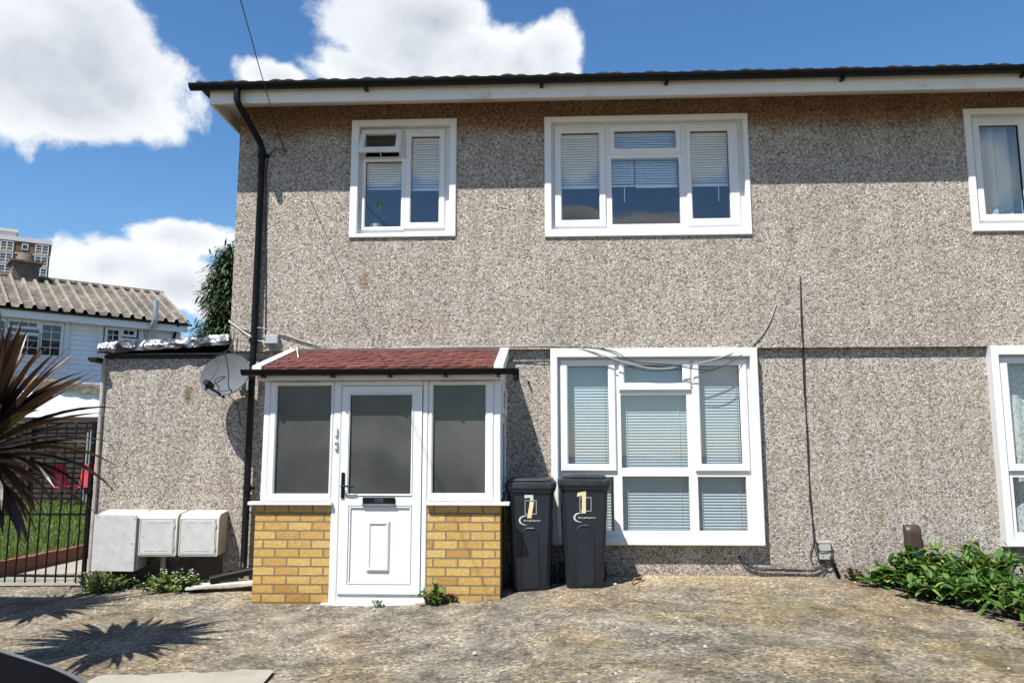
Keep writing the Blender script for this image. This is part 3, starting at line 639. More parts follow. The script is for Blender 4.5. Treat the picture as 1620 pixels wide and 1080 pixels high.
# ------------------------------------------------------------------ flat-roofed extension
ext = thing('side_extension', (-4.2, 1.2, .05), 'low flat roofed pebbledash extension with foil flashing on its roof edge', 'extension')
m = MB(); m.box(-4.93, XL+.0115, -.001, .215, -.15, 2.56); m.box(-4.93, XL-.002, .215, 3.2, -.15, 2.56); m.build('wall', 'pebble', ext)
m = MB(); m.tube([(-4.945, -.02, .05), (-4.945, -.02, 2.5)], .022, 8); m.build('corner_trim', 'cement', ext)
m = MB(); n = 90; L0 = []
def fl(x):
    t = (x+4.98)/(4.98-3.50); return 2.545+.095*t, 2.665+.085*t
for i in range(n+1):
    x = -4.98+1.475*i/n; a0, a1 = fl(x); pr_ = []
    for k, (y, z) in enumerate([(3.2, a1+.02), (1.2, a1+.02), (.3, a1+.02), (.02, a1+.01), (-.08, a1), (-.115, a1-.03), (-.12, a1-.07), (-.11, a1-.11), (-.09, a0), (-.03, a0+.02), (3.2, a0+.02)]):
        j = .016 if 2 < k < 9 else 0
        pr_.append((x, y+j*1.6*mnoise.noise((x*7, k*.7, 2)), z+j*mnoise.noise((x*8, k*.9, 9))+j*.45*mnoise.noise((x*19, k*2.1, 4))))
    L0.append(pr_)
m.loft(L0); m.build('roof', 'foil', ext)
m = MB(); m.box(-4.94, XL-.004, -.03, -.0045, 2.50, 2.545); m.build('fascia', 'black', ext)
m = MB(); 
prof = [(.055*math.cos(math.pi+math.pi*k/8), .055*math.sin(math.pi+math.pi*k/8)) for k in range(9)]
m.loft([[(-5.0+a, y, 2.5+b) for a, b in prof] for y in (-.16, 3.1)]); m.build('gutter', 'black', ext, 40)

# ------------------------------------------------------------------ things on the wall
dish = thing('satellite_dish', (-3.45, -.02, 2.28), 'grey oval satellite dish on the wall beside the black downpipe', 'satellite dish')
c = V((-3.44, -.34, 2.285)); ax = V((-.16, -.93, .33)).normalized(); uu = ax.cross(V((0, 0, 1))).normalized(); vv = uu.cross(ax).normalized()
m = MB(); L0 = []; N = 36
for r_ in (0.02, .2, .4, .6, .8, .95, 1.0): L0.append([c-ax*(.075*(1-r_*r_))+uu*(.285*r_*math.cos(2*math.pi*k/N))+vv*(.245*r_*math.sin(2*math.pi*k/N)) for k in range(N)])
for r_ in (1.012, .9, .5, .02): L0.append([c-ax*(.075*(1-r_*r_)+.012)+uu*(.285*r_*math.cos(2*math.pi*k/N))+vv*(.245*r_*math.sin(2*math.pi*k/N)) for k in range(N)])
m.loft(L0); m.build('reflector', 'dishm', dish, 50)
lnb = at(331, 608, -.68); foot = c-vv*.225-ax*.01
m = MB(); m.tube([foot-ax*.08, foot+ax*.04, lnb-ax*-.02-vv*.03], .014, 8); m.build('feed_arm', 'black', dish, 40)
m = MB(); m.tube([lnb+ax*.07, lnb+ax*.03, lnb-ax*.02, lnb-ax*.05], [.03, .036, .036, .03], 12); m.tube([lnb+ax*.03, lnb+ax*.03-vv*.07], .014, 8); m.build('receiver', 'black', dish, 40)
m = MB(); m.tube([c-ax*.08, c-ax*.2, V((c.x+.1, -.02, c.z-.06))], .022, 8); m.box(c.x+.03, c.x+.17, -.035, -.006, c.z-.14, c.z+.02); m.build('wall_bracket', 'galv', dish, 40)
m = MB(); m.tube(smoothpath([lnb+vv*.03, lnb+V((.04, .1, .2)), (-3.50, -.45, 2.45), (-3.47, -.14, 2.60), (-3.45, -.10, 2.78)]), .006, 6)
m.tube(smoothpath([lnb-vv*.04, lnb+V((.08, .2, .1)), (-3.52, -.4, 2.2), (-3.40, -.1, 2.0), (-3.36, -.03, 1.75)]), .005, 6); m.build('cable', 'cable', dish, True)

def meter(loc, w_, h_, d_, door_, label, chamf=.07):
    x0, z0 = loc; t = thing('meter_box', (x0+w_/2, 0, z0), label, 'meter box', 'meter boxes on the extension wall')
    yb = -.006; yf = -d_; m = MB()
    prof = [(yb, z0+.02), (yf+.0, z0), (yf, z0+h_-chamf), (yf+chamf*.5, z0+h_-chamf*.35), (yb, z0+h_)]
    def lp(x, g): 
        cy = sum(p[0] for p in prof)/5; cz = sum(p[1] for p in prof)/5
        return [(x, y+(cy-y)*g, z+(cz-z)*g) for y, z in prof]
    m.loft([lp(x0, .04), lp(x0+.012, 0), lp(x0+w_-.012, 0), lp(x0+w_, .04)]); m.build('case', 'meter', t, 40)
    m = MB(); door_(m, x0, z0, w_, h_, yf); m.build('door', 'meterdoor', t)
    return t
def dr(m, x0, z0, w_, h_, yf):
    a, b, c_, d_ = x0+.02, x0+w_-.035, z0+.025, z0+h_-.085
    m.box(a, b, yf-.008, yf-.001, c_, d_, .003); m.ring((a-.012, b+.012, c_-.012, d_+.012), (a-.004, b+.004, c_-.004, d_+.004), yf-.006, yf-.0005, .002)
    for zz in (c_+.03, d_-.03):
        for s0 in (.15, .55): m.box(a+(b-a)*s0, a+(b-a)*(s0+.32), yf-.0105, yf-.008, zz, zz+.004)
    m.tube([(a+.025, yf-.012, (c_+d_)/2), (a+.025, yf-.007, (c_+d_)/2)], .009, 10)
    for zz in (c_+.06, d_-.06): m.box(b+.003, b+.013, yf-.012, yf-.002, zz-.02, zz+.02)
def dloose(m, x0, z0, w_, h_, yf):
    n = 8; m.box(x0-.02, x0+w_-.02, yf-.035, yf-.018, z0-.004, z0+h_-.04, .004)
    m.tube([(x0+w_-.06, yf-.040, z0+h_*.47), (x0+w_-.06, yf-.034, z0+h_*.47)], .010, 10); m.tube([(x0+w_-.05, yf-.040, z0+.1), (x0+w_-.05, yf-.034, z0+.1)], .006, 8); m.tube([(x0+w_-.045, yf-.040, z0+h_-.08), (x0+w_-.045, yf-.034, z0+h_-.08)], .008, 8)
ma = meter((-4.79, .235), .46, .62, .2, dloose, 'tall white meter box with loose plain front panel beside the gate')
mb2 = meter((-4.315, .39), .405, .46, .235, dr, 'square white meter box between the tall one and the end one')
mc = meter((-3.885, .39), .42, .46, .235, dr, 'square white meter box at the end nearest the downpipe')
m = MB(); m.tube([(-4.12, -.06, .0), (-4.12, -.06, .42)], .028, 10); tag(m.build('gas_pipe', 'cement', smooth=40), 'grey upright pipe running down below the middle meter box', 'pipe')
m = MB(); m.box(-3.097, -2.959, UF-.06, UF-.001, 2.644, 2.743, .006); jb = tag(m.build('junction_box', 'grey'), 'small grey square junction box above left end of porch roof', 'junction box')
m = MB(); m.box(2.786, 2.905, -.05, -.001, .366, .543, .006); m.box(2.775, 2.916, -.055, -.001, .53, .55, .003); tag(m.build('cable_box', 'cablegrey'), 'grey plastic cable box low on wall tangled in black wires', 'cable box')
m = MB(); L0 = []
for k in range(9):
    z = .50+.22*k/8; d_ = .10-.03*max(0, (k-6)/2)**2*2; L0.append([(3.665, -.003, z), (3.665, -d_+.02, z), (3.69, -d_, z), (3.79, -d_, z), (3.815, -d_+.02, z), (3.815, -.003, z)])
m.loft(L0); tag(m.build('vent_cover', 'brown', smooth=30), 'brown plastic vent cover on the wall above the green bushes', 'vent')
def cable(name, label, pts, r, mat, cat='cable', k=6, grp=None):
    m = MB(); m.tube(smoothpath(pts, k), r, 6); return tag(m.build(name, mat, smooth=True), label, cat, grp)
# overhead line to the eaves
A = at(428, 166, -.507); B = at(381, 0, -3.4); far = A+(B-A)*5.2
cable('overhead_wire', 'thin black overhead wire running up into the sky from the eaves', [A, A+(B-A)*.5-V((0, 0, .01)), B, A+(B-A)*3, far], .0045, 'cable', 'wire')
cable('wall_cable', 'black cable dropping from the eaves and hooking over beside the downpipe', [at(428, 168, -.5), at(436, 195, -.2), at(447, 228, -.085), at(453, 240, -.12), at(445, 236, -.13), at(433, 238, -.1), at(424, 255, -.07), at(421, 300, -.068), at(421, 420, -.068), at(420, 545, -.068)], .0065, 'cable')
cable('wall_cable', 'grey cable sagging along the wall over porch roof and big window', [at(362, 506, -.07), at(385, 520, -.07), at(410, 518, -.12), at(440, 526, -.075), at(500, 545, -.075), at(560, 553, -.09), at(660, 549, -.10), at(800, 548, -.09), at(880, 547, -.09), at(930, 554, -.12), at(985, 572, -.14), at(1035, 583, -.14), at(1090, 578, -.14), at(1150, 562, -.12), at(1195, 540, -.075), at(1215, 515, -.07), at(1228, 482, -.068)], .006, 'cablegrey')
cable('wall_cable', 'thin black cable looping low across the top of the big lower window', [at(440, 530, -.072), at(520, 549, -.08), at(620, 552, -.09), at(790, 549, -.09), at(950, 551, -.12), at(1000, 571, -.15), at(1060, 577, -.15), at(1120, 585, -.15), at(1160, 570, -.13), at(1195, 545, -.075)], .0055, 'cable')
cable('wall_cable', 'short pale cable running from downpipe into the grey junction box', [at(362, 508, -.07), at(385, 524, -.08), at(395, 530, -.16), at(405, 537, -.12), at(424, 542, -.08)], .005, 'cablewhite')
cable('wall_cable', 'pair of black cables running straight down wall to the cable box', [at(1266, 437, -.068), at(1269, 500, -.068), at(1271, 549, -.068), at(1272, 553, -.02), at(1275, 650, -.012), at(1279, 740, -.014), at(1284, 800, -.012), at(1288, 860, -.012), at(1300, 893, -.03), at(1309, 888, -.06)], .006, 'cable')
m = MB(); m.tube(smoothpath([at(1266, 437, -.07), at(1268, 520, -.07), at(1271, 549, -.07), at(1270, 556, -.02), at(1272, 620, -.012), at(1279, 700, -.012), at(1281, 790, -.014), at(1289, 845, -.014), at(1282, 875, -.02), at(1288, 893, -.02), at(1303, 880, -.05)], 6), .005, 6)
m.tube(smoothpath([at(1289, 850, -.015), at(1296, 870, -.06), at(1306, 872, -.06), at(1318, 872, -.055), at(1318, 884, -.05), at(1311, 899, -.03)], 6), .005, 6)
m.tube(smoothpath([at(1290, 852, -.02), at(1296, 880, -.02), at(1307, 893, -.02), at(1300, 905, -.03)], 6), .006, 6)
tag(m.build('loose_wire', 'cable', smooth=True), 'tangle of thin black wires around the grey cable box', 'wire')
m = MB()
for dz in (0, 4, 7): m.tube(smoothpath([at(1171, 882, -.01), at(1178, 890+dz*.4, -.03), at(1200, 898+dz*.6, -.03), at(1230, 900+dz*.3, -.03), at(1262, 901+dz*.4, -.03), at(1290, 903-dz*.4, -.03), at(1305, 893, -.03)], 5), .005, 6)
m.tube([at(1170, 881, -.02), at(1170, 881, .01)], .016, 10)
tag(m.build('low_cable', 'cable', smooth=True), 'black cables lying along foot of wall beneath the big window', 'cable')
m = MB(); m.tube([at(1314, 880, -.05), at(1328, 914, -.02)], .016, 8); tag(m.build('conduit', 'black', smooth=True), 'short black conduit leaning below the grey cable box', 'conduit')
m = MB(); m.tube([rp_(-2.74, .9, .06), rp_(-2.55, .42, .03)], .006, 6); tag(m.build('plastic_rod', 'cablewhite'), 'thin white rod lying on the red porch roof', 'rod')
m = MB(); q = at(836, 604, -.0); m.tube([q, q+V((0, -.06, .0))], .012, 8); tag(m.build('wall_peg', 'brown', smooth=True), 'small rusty peg in wall beside the porch gutter end', 'peg')

# ------------------------------------------------------------------ wheelie bins
def text_mesh(s_, size, mat, parent, origin, name='lettering'):
    cu = bpy.data.curves.new('lettering', 'FONT'); cu.body = s_; cu.size = size; cu.align_x = 'CENTER'; cu.extrude = .0008
    o = bpy.data.objects.new('lettering_source', cu); COL.objects.link(o); bpy.context.view_layer.update()
    me = bpy.data.meshes.new_from_object(o.evaluated_get(bpy.context.evaluated_depsgraph_get())); bpy.data.objects.remove(o)
    b = MB(); b.v = [(origin[0]+v.co.x, origin[1]-v.co.z, origin[2]+v.co.y) for v in me.vertices]; b.f = [tuple(p.vertices) for p in me.polygons]
    bpy.data.meshes.remove(me); return b.build(name, mat, parent)
def wheelie(x, y, rz, tape, label):
    z0 = zg(x, y-.2)-.0; t = thing('wheelie_bin', (0, 0, 0), label, 'wheelie bin', 'black wheelie bins by the window')
    def lp(z, w_, yf, yb, r_=.035): return [(-w_+r_, yf, z), (w_-r_, yf, z), (w_, yf+r_, z), (w_, yb-r_, z), (w_-r_, yb, z), (-w_+r_, yb, z), (-w_, yb-r_, z), (-w_, yf+r_, z)]
    def FYz(z): return -.215-(z-.04)*.062
    m = MB(); m.loft([lp(.0, .17, -.205, .17), lp(.012, .178, -.213, .18), lp(.5, .203, FYz(.5), .22), lp(.93, .223, FYz(.93), .26), lp(.935, .235, FYz(.93)-.018, .272), lp(.965, .237, FYz(.93)-.02, .275)], True)
    b = m.build('body', 'bin', t, 35)
    m = MB()      # raised arch on the front
    def fy(z): return FYz(z)
    arch = [(-.078, .05), (-.078, .52), (-.066, .56), (-.035, .59), (.035, .59), (.066, .56), (.078, .52), (.078, .05)]
    for (xa, za), (xb, zb) in zip(arch, arch[1:]): m.tube([(xa, fy(za)-.001, za), (xb, fy(zb)-.001, zb)], .0085, 6)
    m.loft([[(-.072, fy(.03)-.004, .03), (.072, fy(.03)-.004, .03), (.072, fy(.03)+.01, .03), (-.072, fy(.03)+.01, .03)], [(-.072, fy(.56)-.004, .56), (.072, fy(.56)-.004, .56), (.072, fy(.56)+.01, .56), (-.072, fy(.56)+.01, .56)]])
    m.build('front_panel', 'bin', b, 40)
    m = MB(); f = -.30
    m.loft([lp(.966, .243, f, .285), lp(.985, .245, f-.004, .288), lp(.99, .24, f+.002, .285), lp(1.0, .242, f-.001, .285), lp(1.022, .238, f+.004, .282), lp(1.03, .225, f+.02, .275), lp(1.062, .205, f+.06, .25), lp(1.07, .17, f+.1, .2)], True)
    m.box(-.2, -.13, f+.02, f+.09, 1.03, 1.058, .008); m.box(.13, .2, f+.02, f+.09, 1.03, 1.058, .008); m.tube([(-.14, f+.028, 1.047), (.14, f+.028, 1.047)], .009, 8)
    m.build('lid', 'binlid', t, 30)
    m = MB(); m.tube([(-.2, .30, .98), (.2, .30, .98)], .014, 8); m.box(-.2, -.17, .25, .31, .95, .99); m.box(.17, .2, .25, .31, .95, .99); m.build('handle', 'bin', t, 40)
    for sx in (-1, 1):
        m = MB(); m.tube([(sx*.185, .2, .1), (sx*.232, .2, .1)], .1, 20); m.tube([(sx*.184, .2, .1), (sx*.236, .2, .1)], .05, 14); m.build('wheel', 'rubber', t, 40)
    zc = .80; fz = lambda z: FYz(z)-.0025
    def strip(pts, name, mat, dy=0):
        m = MB(); m.add([(px, fz(pz)-dy, pz) for px, pz in pts], [tuple(range(len(pts)))]); m.add([(px, fz(pz)+.0015-dy, pz) for px, pz in pts], [tuple(range(len(pts)))[::-1]]); return m.build(name, mat, t)
    dx = .0
    m = MB(); m.ring((dx-.05, dx+.062, zc-.075, zc+.055), (dx-.046, dx+.058, zc-.071, zc+.051), fz(zc)-.001, fz(zc)+.001, .0005); m.v = [(a, b_-(c_-zc)*.062, c_) for a, b_, c_ in m.v]; m.build('number_square', 'print', t)
    if tape == 1:
        strip([(dx-.052, zc+.075), (dx+.03, zc+.09), (dx+.03, zc+.125-.03), (dx+.03, zc+.105), (dx-.052, zc+.105)][:3]+[(dx+.032, zc+.108), (dx-.052, zc+.108)], 'house_number', 'tapewhite', .001)
        strip([(dx-.004, zc+.09), (dx+.032, zc+.09), (dx+.032, zc+.05), (dx+.006, zc+.05)], 'house_number', 'tapewhite', .002)
        strip([(dx-.028, zc-.112), (dx+.012, zc-.112), (dx+.038, zc+.04), (dx-.002, zc+.045)], 'house_number', 'tape', .003)
    else:
        strip([(dx-.075, zc+.062), (dx+.01, zc+.078), (dx+.012, zc+.118), (dx-.07, zc+.098)], 'house_number', 'tape', .001)
        strip([(dx-.03, zc-.095), (dx+.008, zc-.095), (dx+.012, zc+.118), (dx-.026, zc+.112)], 'house_number', 'tape', .002)
    m = MB(); pts = []                  # crescent emblem
    for k in range(15):
        a_ = R(70+200*k/14); th = .012*math.sin(math.pi*k/14)+.001
        pts.append(((dx-.03+(.068+th)*math.cos(a_), zc-.135+(.042+th)*math.sin(a_)), (dx-.03+.068*math.cos(a_)+.004, zc-.135+.042*math.sin(a_))))
    L0 = [[(o_[0], fz(o_[1]), o_[1]), (i_[0], fz(i_[1]), i_[1])] for o_, i_ in pts]; m.loft(L0, False, False); m.build('emblem', 'print', t)
    text_mesh('Barking&Dagenham', .021, 'print', t, (dx+.018, fz(zc-.137)-.001, zc-.142), 'lettering')
    t.location = (x, y, z0); t.rotation_euler = (0, 0, rz)
    return t
wheelie(-.175, -.55, R(-2), 1, 'black wheelie bin tucked against porch wall with white and yellow tape number')
wheelie(.335, -.56, R(1.5), 2, 'black wheelie bin in front of window with all yellow tape number')

# ------------------------------------------------------------------ bits on the ground
m = MB(); p0, p1 = at(325, 937, -.55), at(415, 925, -.35); dv = (p1-p0); n = 10
L0 = []
for i in range(n+1):
    u = i/n; c = V((-3.62+.78*u, -.52+.1*u, 0)); c.z = zg(c.x, c.y)+.035+.03*u; w_ = .09+.01*math.sin(u*9)
    L0.append([(c.x, c.y-w_, c.z), (c.x, c.y+w_, c.z+.01), (c.x, c.y+w_, c.z+.032), (c.x, c.y-w_, c.z+.022)])
m.loft(L0); tag(m.build('white_board', 'wood', smooth=30), 'white painted board lying on the ground left of the porch', 'board')
m = MB(); m.tube([(-3.42, -.5, zg(-3.4, -.5)+.105), (-3.3, -.45, zg(-3.3, -.4)+.13), (-2.86, -.33, zg(-2.9, -.3)+.20)], [.045, .04, .04], 12); tag(m.build('loose_pipe', 'black', smooth=40), 'black plastic pipe end resting on white board beside the porch', 'pipe')
m = MB(); z = zg(.88, -.35)+.02; m.tube(smoothpath([(.80, -.62, z-.005), (.84, -.5, z+.02), (.90, -.40, z+.01), (.93, -.33, z+.03), (.90, -.28, z+.02)]), [.012]*12+[.01]*12+[.006], 6) if False else m.tube(smoothpath([(.80, -.62, z-.005), (.84, -.5, z+.02), (.90, -.40, z+.01), (.93, -.33, z+.03), (.90, -.28, z+.02)]), .011, 6)
tag(m.build('twig', 'twig', smooth=True), 'dry brown curled twig lying on the concrete below the window', 'twig')
m = MB()
for k in range(260):
    x = random.uniform(-4.5, 3.4); y = random.choice([random.uniform(-6, -.1), random.uniform(-1.3, -.05)]); z = zg(x, y)+.004; s_ = random.uniform(.004, .013)*(1 if k > 20 else 1.6)
    L_ = [[(x+s_*q*math.cos(a_+k)*random.uniform(.8, 1.2), y+s_*q*math.sin(a_+k), z+h*s_) for a_ in [i*1.047 for i in range(6)]] for h, q in ((0, 1), (.5, .95), (.9, .5))]
    m.loft(L_)
tag(m.build('gravel', 'cement'), kind='stuff')

# ------------------------------------------------------------------ plants
def lance(t): return math.sin(math.pi*min(1, .06+.94*t))**.75
def rnd_dir(lo, hi):
    a_ = random.uniform(0, 2*math.pi); e = R(random.uniform(lo, hi)); return V((math.cos(a_)*math.cos(e), math.sin(a_)*math.cos(e), math.sin(e)))
def bush(name, label, x, y, rad, h, stems, lpn, L, wd, mat='bushleaf', grp=None, prof=lance, flowers=0, droop=.7, lo=5, hi=85):
    z = zg(x, y); t = thing(name, (x, y, z), label, 'plant', grp); st = MB(); lf = MB(); fl_ = MB()
    for i in range(stems):
        bx, by = x+random.gauss(0, rad*.28), y+random.gauss(0, rad*.22); d = rnd_dir(lo, hi); d.z *= 1.0
        ln = h*random.uniform(.55, 1.05)
        tip = V((bx+d.x*rad, by+d.y*rad*.8, z+max(.05, ln*(.35+.65*d.z)))); b0 = V((bx, by, z-.01)); mid = (b0+tip)/2+V((0, 0, .12*h)); P = smoothpath([b0, mid, tip], 4)
        st.tube(P, [.006]*(len(P)-1)+[.003], 5)
        for k in range(lpn):
            u = random.uniform(.25, 1); q = P[min(len(P)-1, int(u*len(P)))]
            dd = (rnd_dir(-35, 50)+d*.5); s_ = random.uniform(.65, 1.2)
            lf.leaf(q, dd, (0, 0, 1), L*s_, wd*s_, droop, 4, .3, prof=prof)
        if i < flowers:
            for k in range(5): fl_.leaf(tip+V((0, 0, .02)), (math.cos(k*1.257), math.sin(k*1.257)-.4, .5), (0, 0, 1), .012, .006, 0, 2)
    st.build('stem', 'palegreen', t); lf.build('foliage', mat, t)
    if flowers: fl_.build('flower', 'petal', t)
    return t
rl = lambda t: math.sin(math.pi*min(1, .15+.85*t))**.55
G = 'green bushes along the foot of the wall'
bush('leafy_bush', 'low round leaved green bush at left tip of the planted strip', 3.40, -.34, .22, .20, 30, 9, .085, .034, grp=G, prof=rl)
bush('leafy_bush', 'upright green bush growing directly below the brown vent cover', 3.66, -.26, .26, .36, 40, 10, .10, .03, grp=G, prof=rl, lo=30)
bush('leafy_bush', 'tall spreading green bush with long pointed leaves arching up the wall', 4.12, -.5, .48, .50, 46, 11, .15, .024, grp=G, lo=15)
bush('leafy_bush', 'green bush of pointed leaves hanging over the concrete edge', 3.92, -1.0, .38, .32, 42, 11, .13, .023, grp=G)
bush('leafy_bush', 'dense green bush in the planted strip nearest the right picture edge', 4.42, -1.25, .42, .38, 42, 11, .13, .023, grp=G)
bush('leafy_bush', 'small green bush trailing over the concrete edge between its taller neighbours', 3.62, -.72, .26, .26, 34, 10, .10, .026, grp=G)
bush('leafy_bush', 'leafy green bush at the lowest edge of the planted strip beside concrete', 4.2, -1.62, .36, .34, 40, 11, .12, .023, grp=G)
G = 'weeds along the house'
bush('flowering_weed', 'low green weed with tiny pale flowers under the end meter box', -3.82, -.42, .30, .19, 60, 9, .045, .016, 'palegreen', G, rl, 38)
bush('flowering_weed', 'straggly pale green weed at the gate beside the tall meter box', -4.62, -.32, .26, .22, 40, 9, .055, .011, 'palegreen', G, lance, 6)
bush('doorstep_weed', 'small green weed growing at the right of the door step', -1.06, -1.07, .12, .17, 16, 8, .05, .017, 'palegreen', G, rl)
bush('doorstep_weed', 'small reddish weed beside the green one below porch bricks', -.93, -1.05, .08, .09, 10, 7, .035, .012, 'redweed', G, rl)
bush('wall_weed', 'small reddish weed at foot of wall beside the cable box', 3.1, -.06, .09, .13, 16, 7, .04, .010, 'redweed', G, rl)
bush('doorstep_weed', 'tiny grey weed in front of the middle of the door step', -1.58, -1.09, .05, .06, 7, 5, .025, .008, 'palegreen', G, rl)
bush('wall_weed', 'thin weed sprouting under the middle meter box', -4.2, -.1, .16, .14, 14, 7, .05, .012, 'palegreen', G, rl)

def cordyline(x, y, zc, n, label, seed, lo=-40):
    random.seed(seed); t = thing('cordyline', (x, y, zg(x, y)), label, 'palm', 'purple cordylines by the gate')
    m = MB(); P = smoothpath([(x-.1, y-.05, -.05), (x-.06, y, .5), (x, y, zc-.25), (x, y, zc+.05)], 5); m.tube(P, [.09-.03*i/len(P) for i in range(len(P))], 10); m.build('trunk', 'bark', t, True)
    m = MB(); pf = lambda q: min(1, .45+q*2.2)*(1-max(0, (q-.45)/.55)**1.6)
    for i in range(n):
        e = lo+(88-lo)*((i+.5)/n)**.85; a_ = i*2.39996+random.uniform(-.3, .3); er = R(e+random.uniform(-6, 6))
        d = V((math.cos(a_)*math.cos(er), math.sin(a_)*math.cos(er), math.sin(er))); L = random.uniform(.62, .88)*(1 if e > -5 else .7)
        m.leaf((x+d.x*.05, y+d.y*.05, zc+d.z*.1+.1*math.sin(er)), d, (0, 0, 1), L, random.uniform(.026, .047), random.uniform(.1, .9) if e > 5 else random.uniform(.8, 1.6), 7, .35, prof=pf, twist=random.uniform(-.6, .6))
    m.build('crown', 'cordy', t); random.seed(seed+100)
cordyline(-3.90, -3.25, 1.42, 190, 'spiky purple brown cordyline at left edge with leaves reaching over the gate', 11)
cordyline(-5.35, -2.0, 1.5, 150, 'spiky purple cordyline further back close to the black gate', 23)

# ------------------------------------------------------------------ gate and garden
gate = thing('garden_gate', (-5.5, -.02, .05), 'black metal bar gate between pebbledash wall and garden', 'gate')
m = MB()
for z in (.14, .79, 1.46, 1.72): m = MB(); m.box(-6.9, -5.02, -.035, -.012, z, z+.022); m.build('rail', 'blackmetal', gate)
for i in range(17):
    x = -5.09-i*.112; m = MB(); m.tube([(x, -.023, .08), (x, -.023, 1.76), (x, -.023, 1.80)], [.009, .009, .002], 8); m.build('bar', 'blackmetal', gate, 40)
m = MB(); m.box(-5.02, -4.985, -.045, -.005, .06, 1.80); m.box(-5.05, -4.97, -.06, .0, 1.02, 1.09); m.build('stile', 'blackmetal', gate)
m = MB(); m.box(-6.94, -6.9, -.045, -.005, .06, 1.80); m.build('stile', 'blackmetal', gate)
bf = thing('added_shade_fence', (-6.4, -1.45, 0), 'dark timber fence added out of view left of the gate to shade the drive', 'fence')  # added outside the view to throw straight-edged shade on the drive
m = MB()
for i in range(17): m.box(-7.75+i*.14, -7.625+i*.14, -1.46, -1.44, .05, 1.66)
m.build('boards', 'fence', bf)
m = MB(); m.box(-5.37, -5.27, -1.438, -1.34, -.1, 1.72); m.build('post', 'fence', bf)
for z in (.4, 1.3): m = MB(); m.box(-7.75, -5.371, -1.439, -1.39, z, z+.08); m.build('rail', 'fence', bf)
# raised lawn to the left of a path, held by a low brick edge
zl = .19; XE = -6.5
m = MB()
for i in range(13):
    for j in range(25): x = -17+(XE+17)*i/12; y = .3+11.9*j/24; m.v.append((x, y, zl+.02*mnoise.noise((x, y, 0))))
for i in range(12):
    for j in range(24): m.f.append((i*25+j, (i+1)*25+j, (i+1)*25+j+1, i*25+j+1))
tag(m.build('lawn', 'lawn', smooth=True), kind='structure')
m = MB()
for k in range(30000):
    y = .35+random.random()**.9*11.5; x = XE-random.random()**1.3*min(10, 1.5+y*.8); h = random.uniform(.04, .10); a_ = random.uniform(0, 6.28); w_ = .006+.0012*y
    dx, dy = math.cos(a_)*w_, math.sin(a_)*w_; tx, ty = x+random.gauss(0, .03), y+random.gauss(0, .03)
    m.add([(x-dx, y-dy, zl-.01), (x+dx, y+dy, zl-.01), (tx, ty, zl+h)], [(0, 1, 2)])
tag(m.build('grass', 'grassm'), kind='stuff')
m = MB(); m.loft([[(XE-.02, y, -.1), (XE+.09, y, -.1), (XE+.09, y, zl+.01+.006*math.sin(y*9)), (XE-.02, y, zl+.012)] for y in [.25+i*.2 for i in range(58)]])
tag(m.build('garden_edging', 'brickred'), 'low red brick edging wall holding up the lawn behind the gate', 'wall')
sheet('garden_path', lambda u, v: (XE+.09+u*1.45, .02+v*11), 8, 30, 'slab', .006)
fence = thing('garden_fence', (-11, 12, .19), 'dark weathered garden fence of horizontal slats across back of lawn', 'fence')
m = MB(); z = .19
while z < 2.3:
    m.loft([[(x, 12.0, z), (x, 12.05, z), (x, 12.05, z+.15), (x, 12.035, z+.15)] for x in (-20, -6.0)]); z += .13
m.build('slat_panel', 'fence', fence)
for i in range(6): m = MB(); x = -16.6+i*1.95; m.box(x-1, x-.9, 11.9, 11.985, .1, 2.4); m.build('post', 'fence', fence)
def chair(x, y, rz, label):
    t = thing('garden_chair', (0, 0, 0), label, 'chair', 'red garden chairs on the lawn')
    m = MB(); m.loft([[(-.24, -.22, .42), (.24, -.22, .42), (.24, -.22, .435), (-.24, -.22, .435)], [(-.24, 0, .395), (.24, 0, .395), (.24, 0, .41), (-.24, 0, .41)], [(-.24, .22, .42), (.24, .22, .42), (.24, .22, .435), (-.24, .22, .435)]]); m.build('seat', 'red', t)
    m = MB(); m.loft([[(-.24, .21, .44), (.24, .21, .44), (.24, .225, .44), (-.24, .225, .44)], [(-.24, .30, .72), (.24, .30, .72), (.24, .315, .72), (-.24, .315, .72)], [(-.24, .36, .98), (.24, .36, .98), (.24, .375, .98), (-.24, .375, .98)]]); m.build('backrest', 'red', t)
    for sx in (-.25, .25):
        m = MB(); m.tube([(sx, -.25, 0), (sx, .22, .43), (sx, .37, .98)], .014, 6); m.build('leg', 'blackmetal', t)
        m = MB(); m.tube([(sx, .28, 0), (sx, -.22, .43)], .014, 6); m.build('leg', 'blackmetal', t)
        m = MB(); m.tube([(sx, .28, .66), (sx, -.2, .64), (sx, -.23, .43)], .014, 6); m.build('armrest', 'blackmetal', t)
    t.location = (x, y, zl+.03); t.rotation_euler = (0, 0, rz)
q = at(133, 795, 10.6); chair(q.x, 10.6, R(10), 'red garden chair facing forward beside the pebbledash wall, seen through gate')
q = at(104, 795, 10.9); chair(q.x, 10.9, R(75), 'red garden chair turned sideways, seen through gate bars')
m = MB(); q = at(145, 700, 11.4); m.tube([(q.x, 11.4, .15), (q.x, 11.4, 2.05)], .045, 8); m.tube([(q.x-.14, 11.45, .15), (q.x-.14, 11.45, 2.0)], .03, 8); tag(m.build('clothes_pole', 'galv', smooth=40), 'pale metal clothes pole standing on lawn behind the red chairs', 'pole')
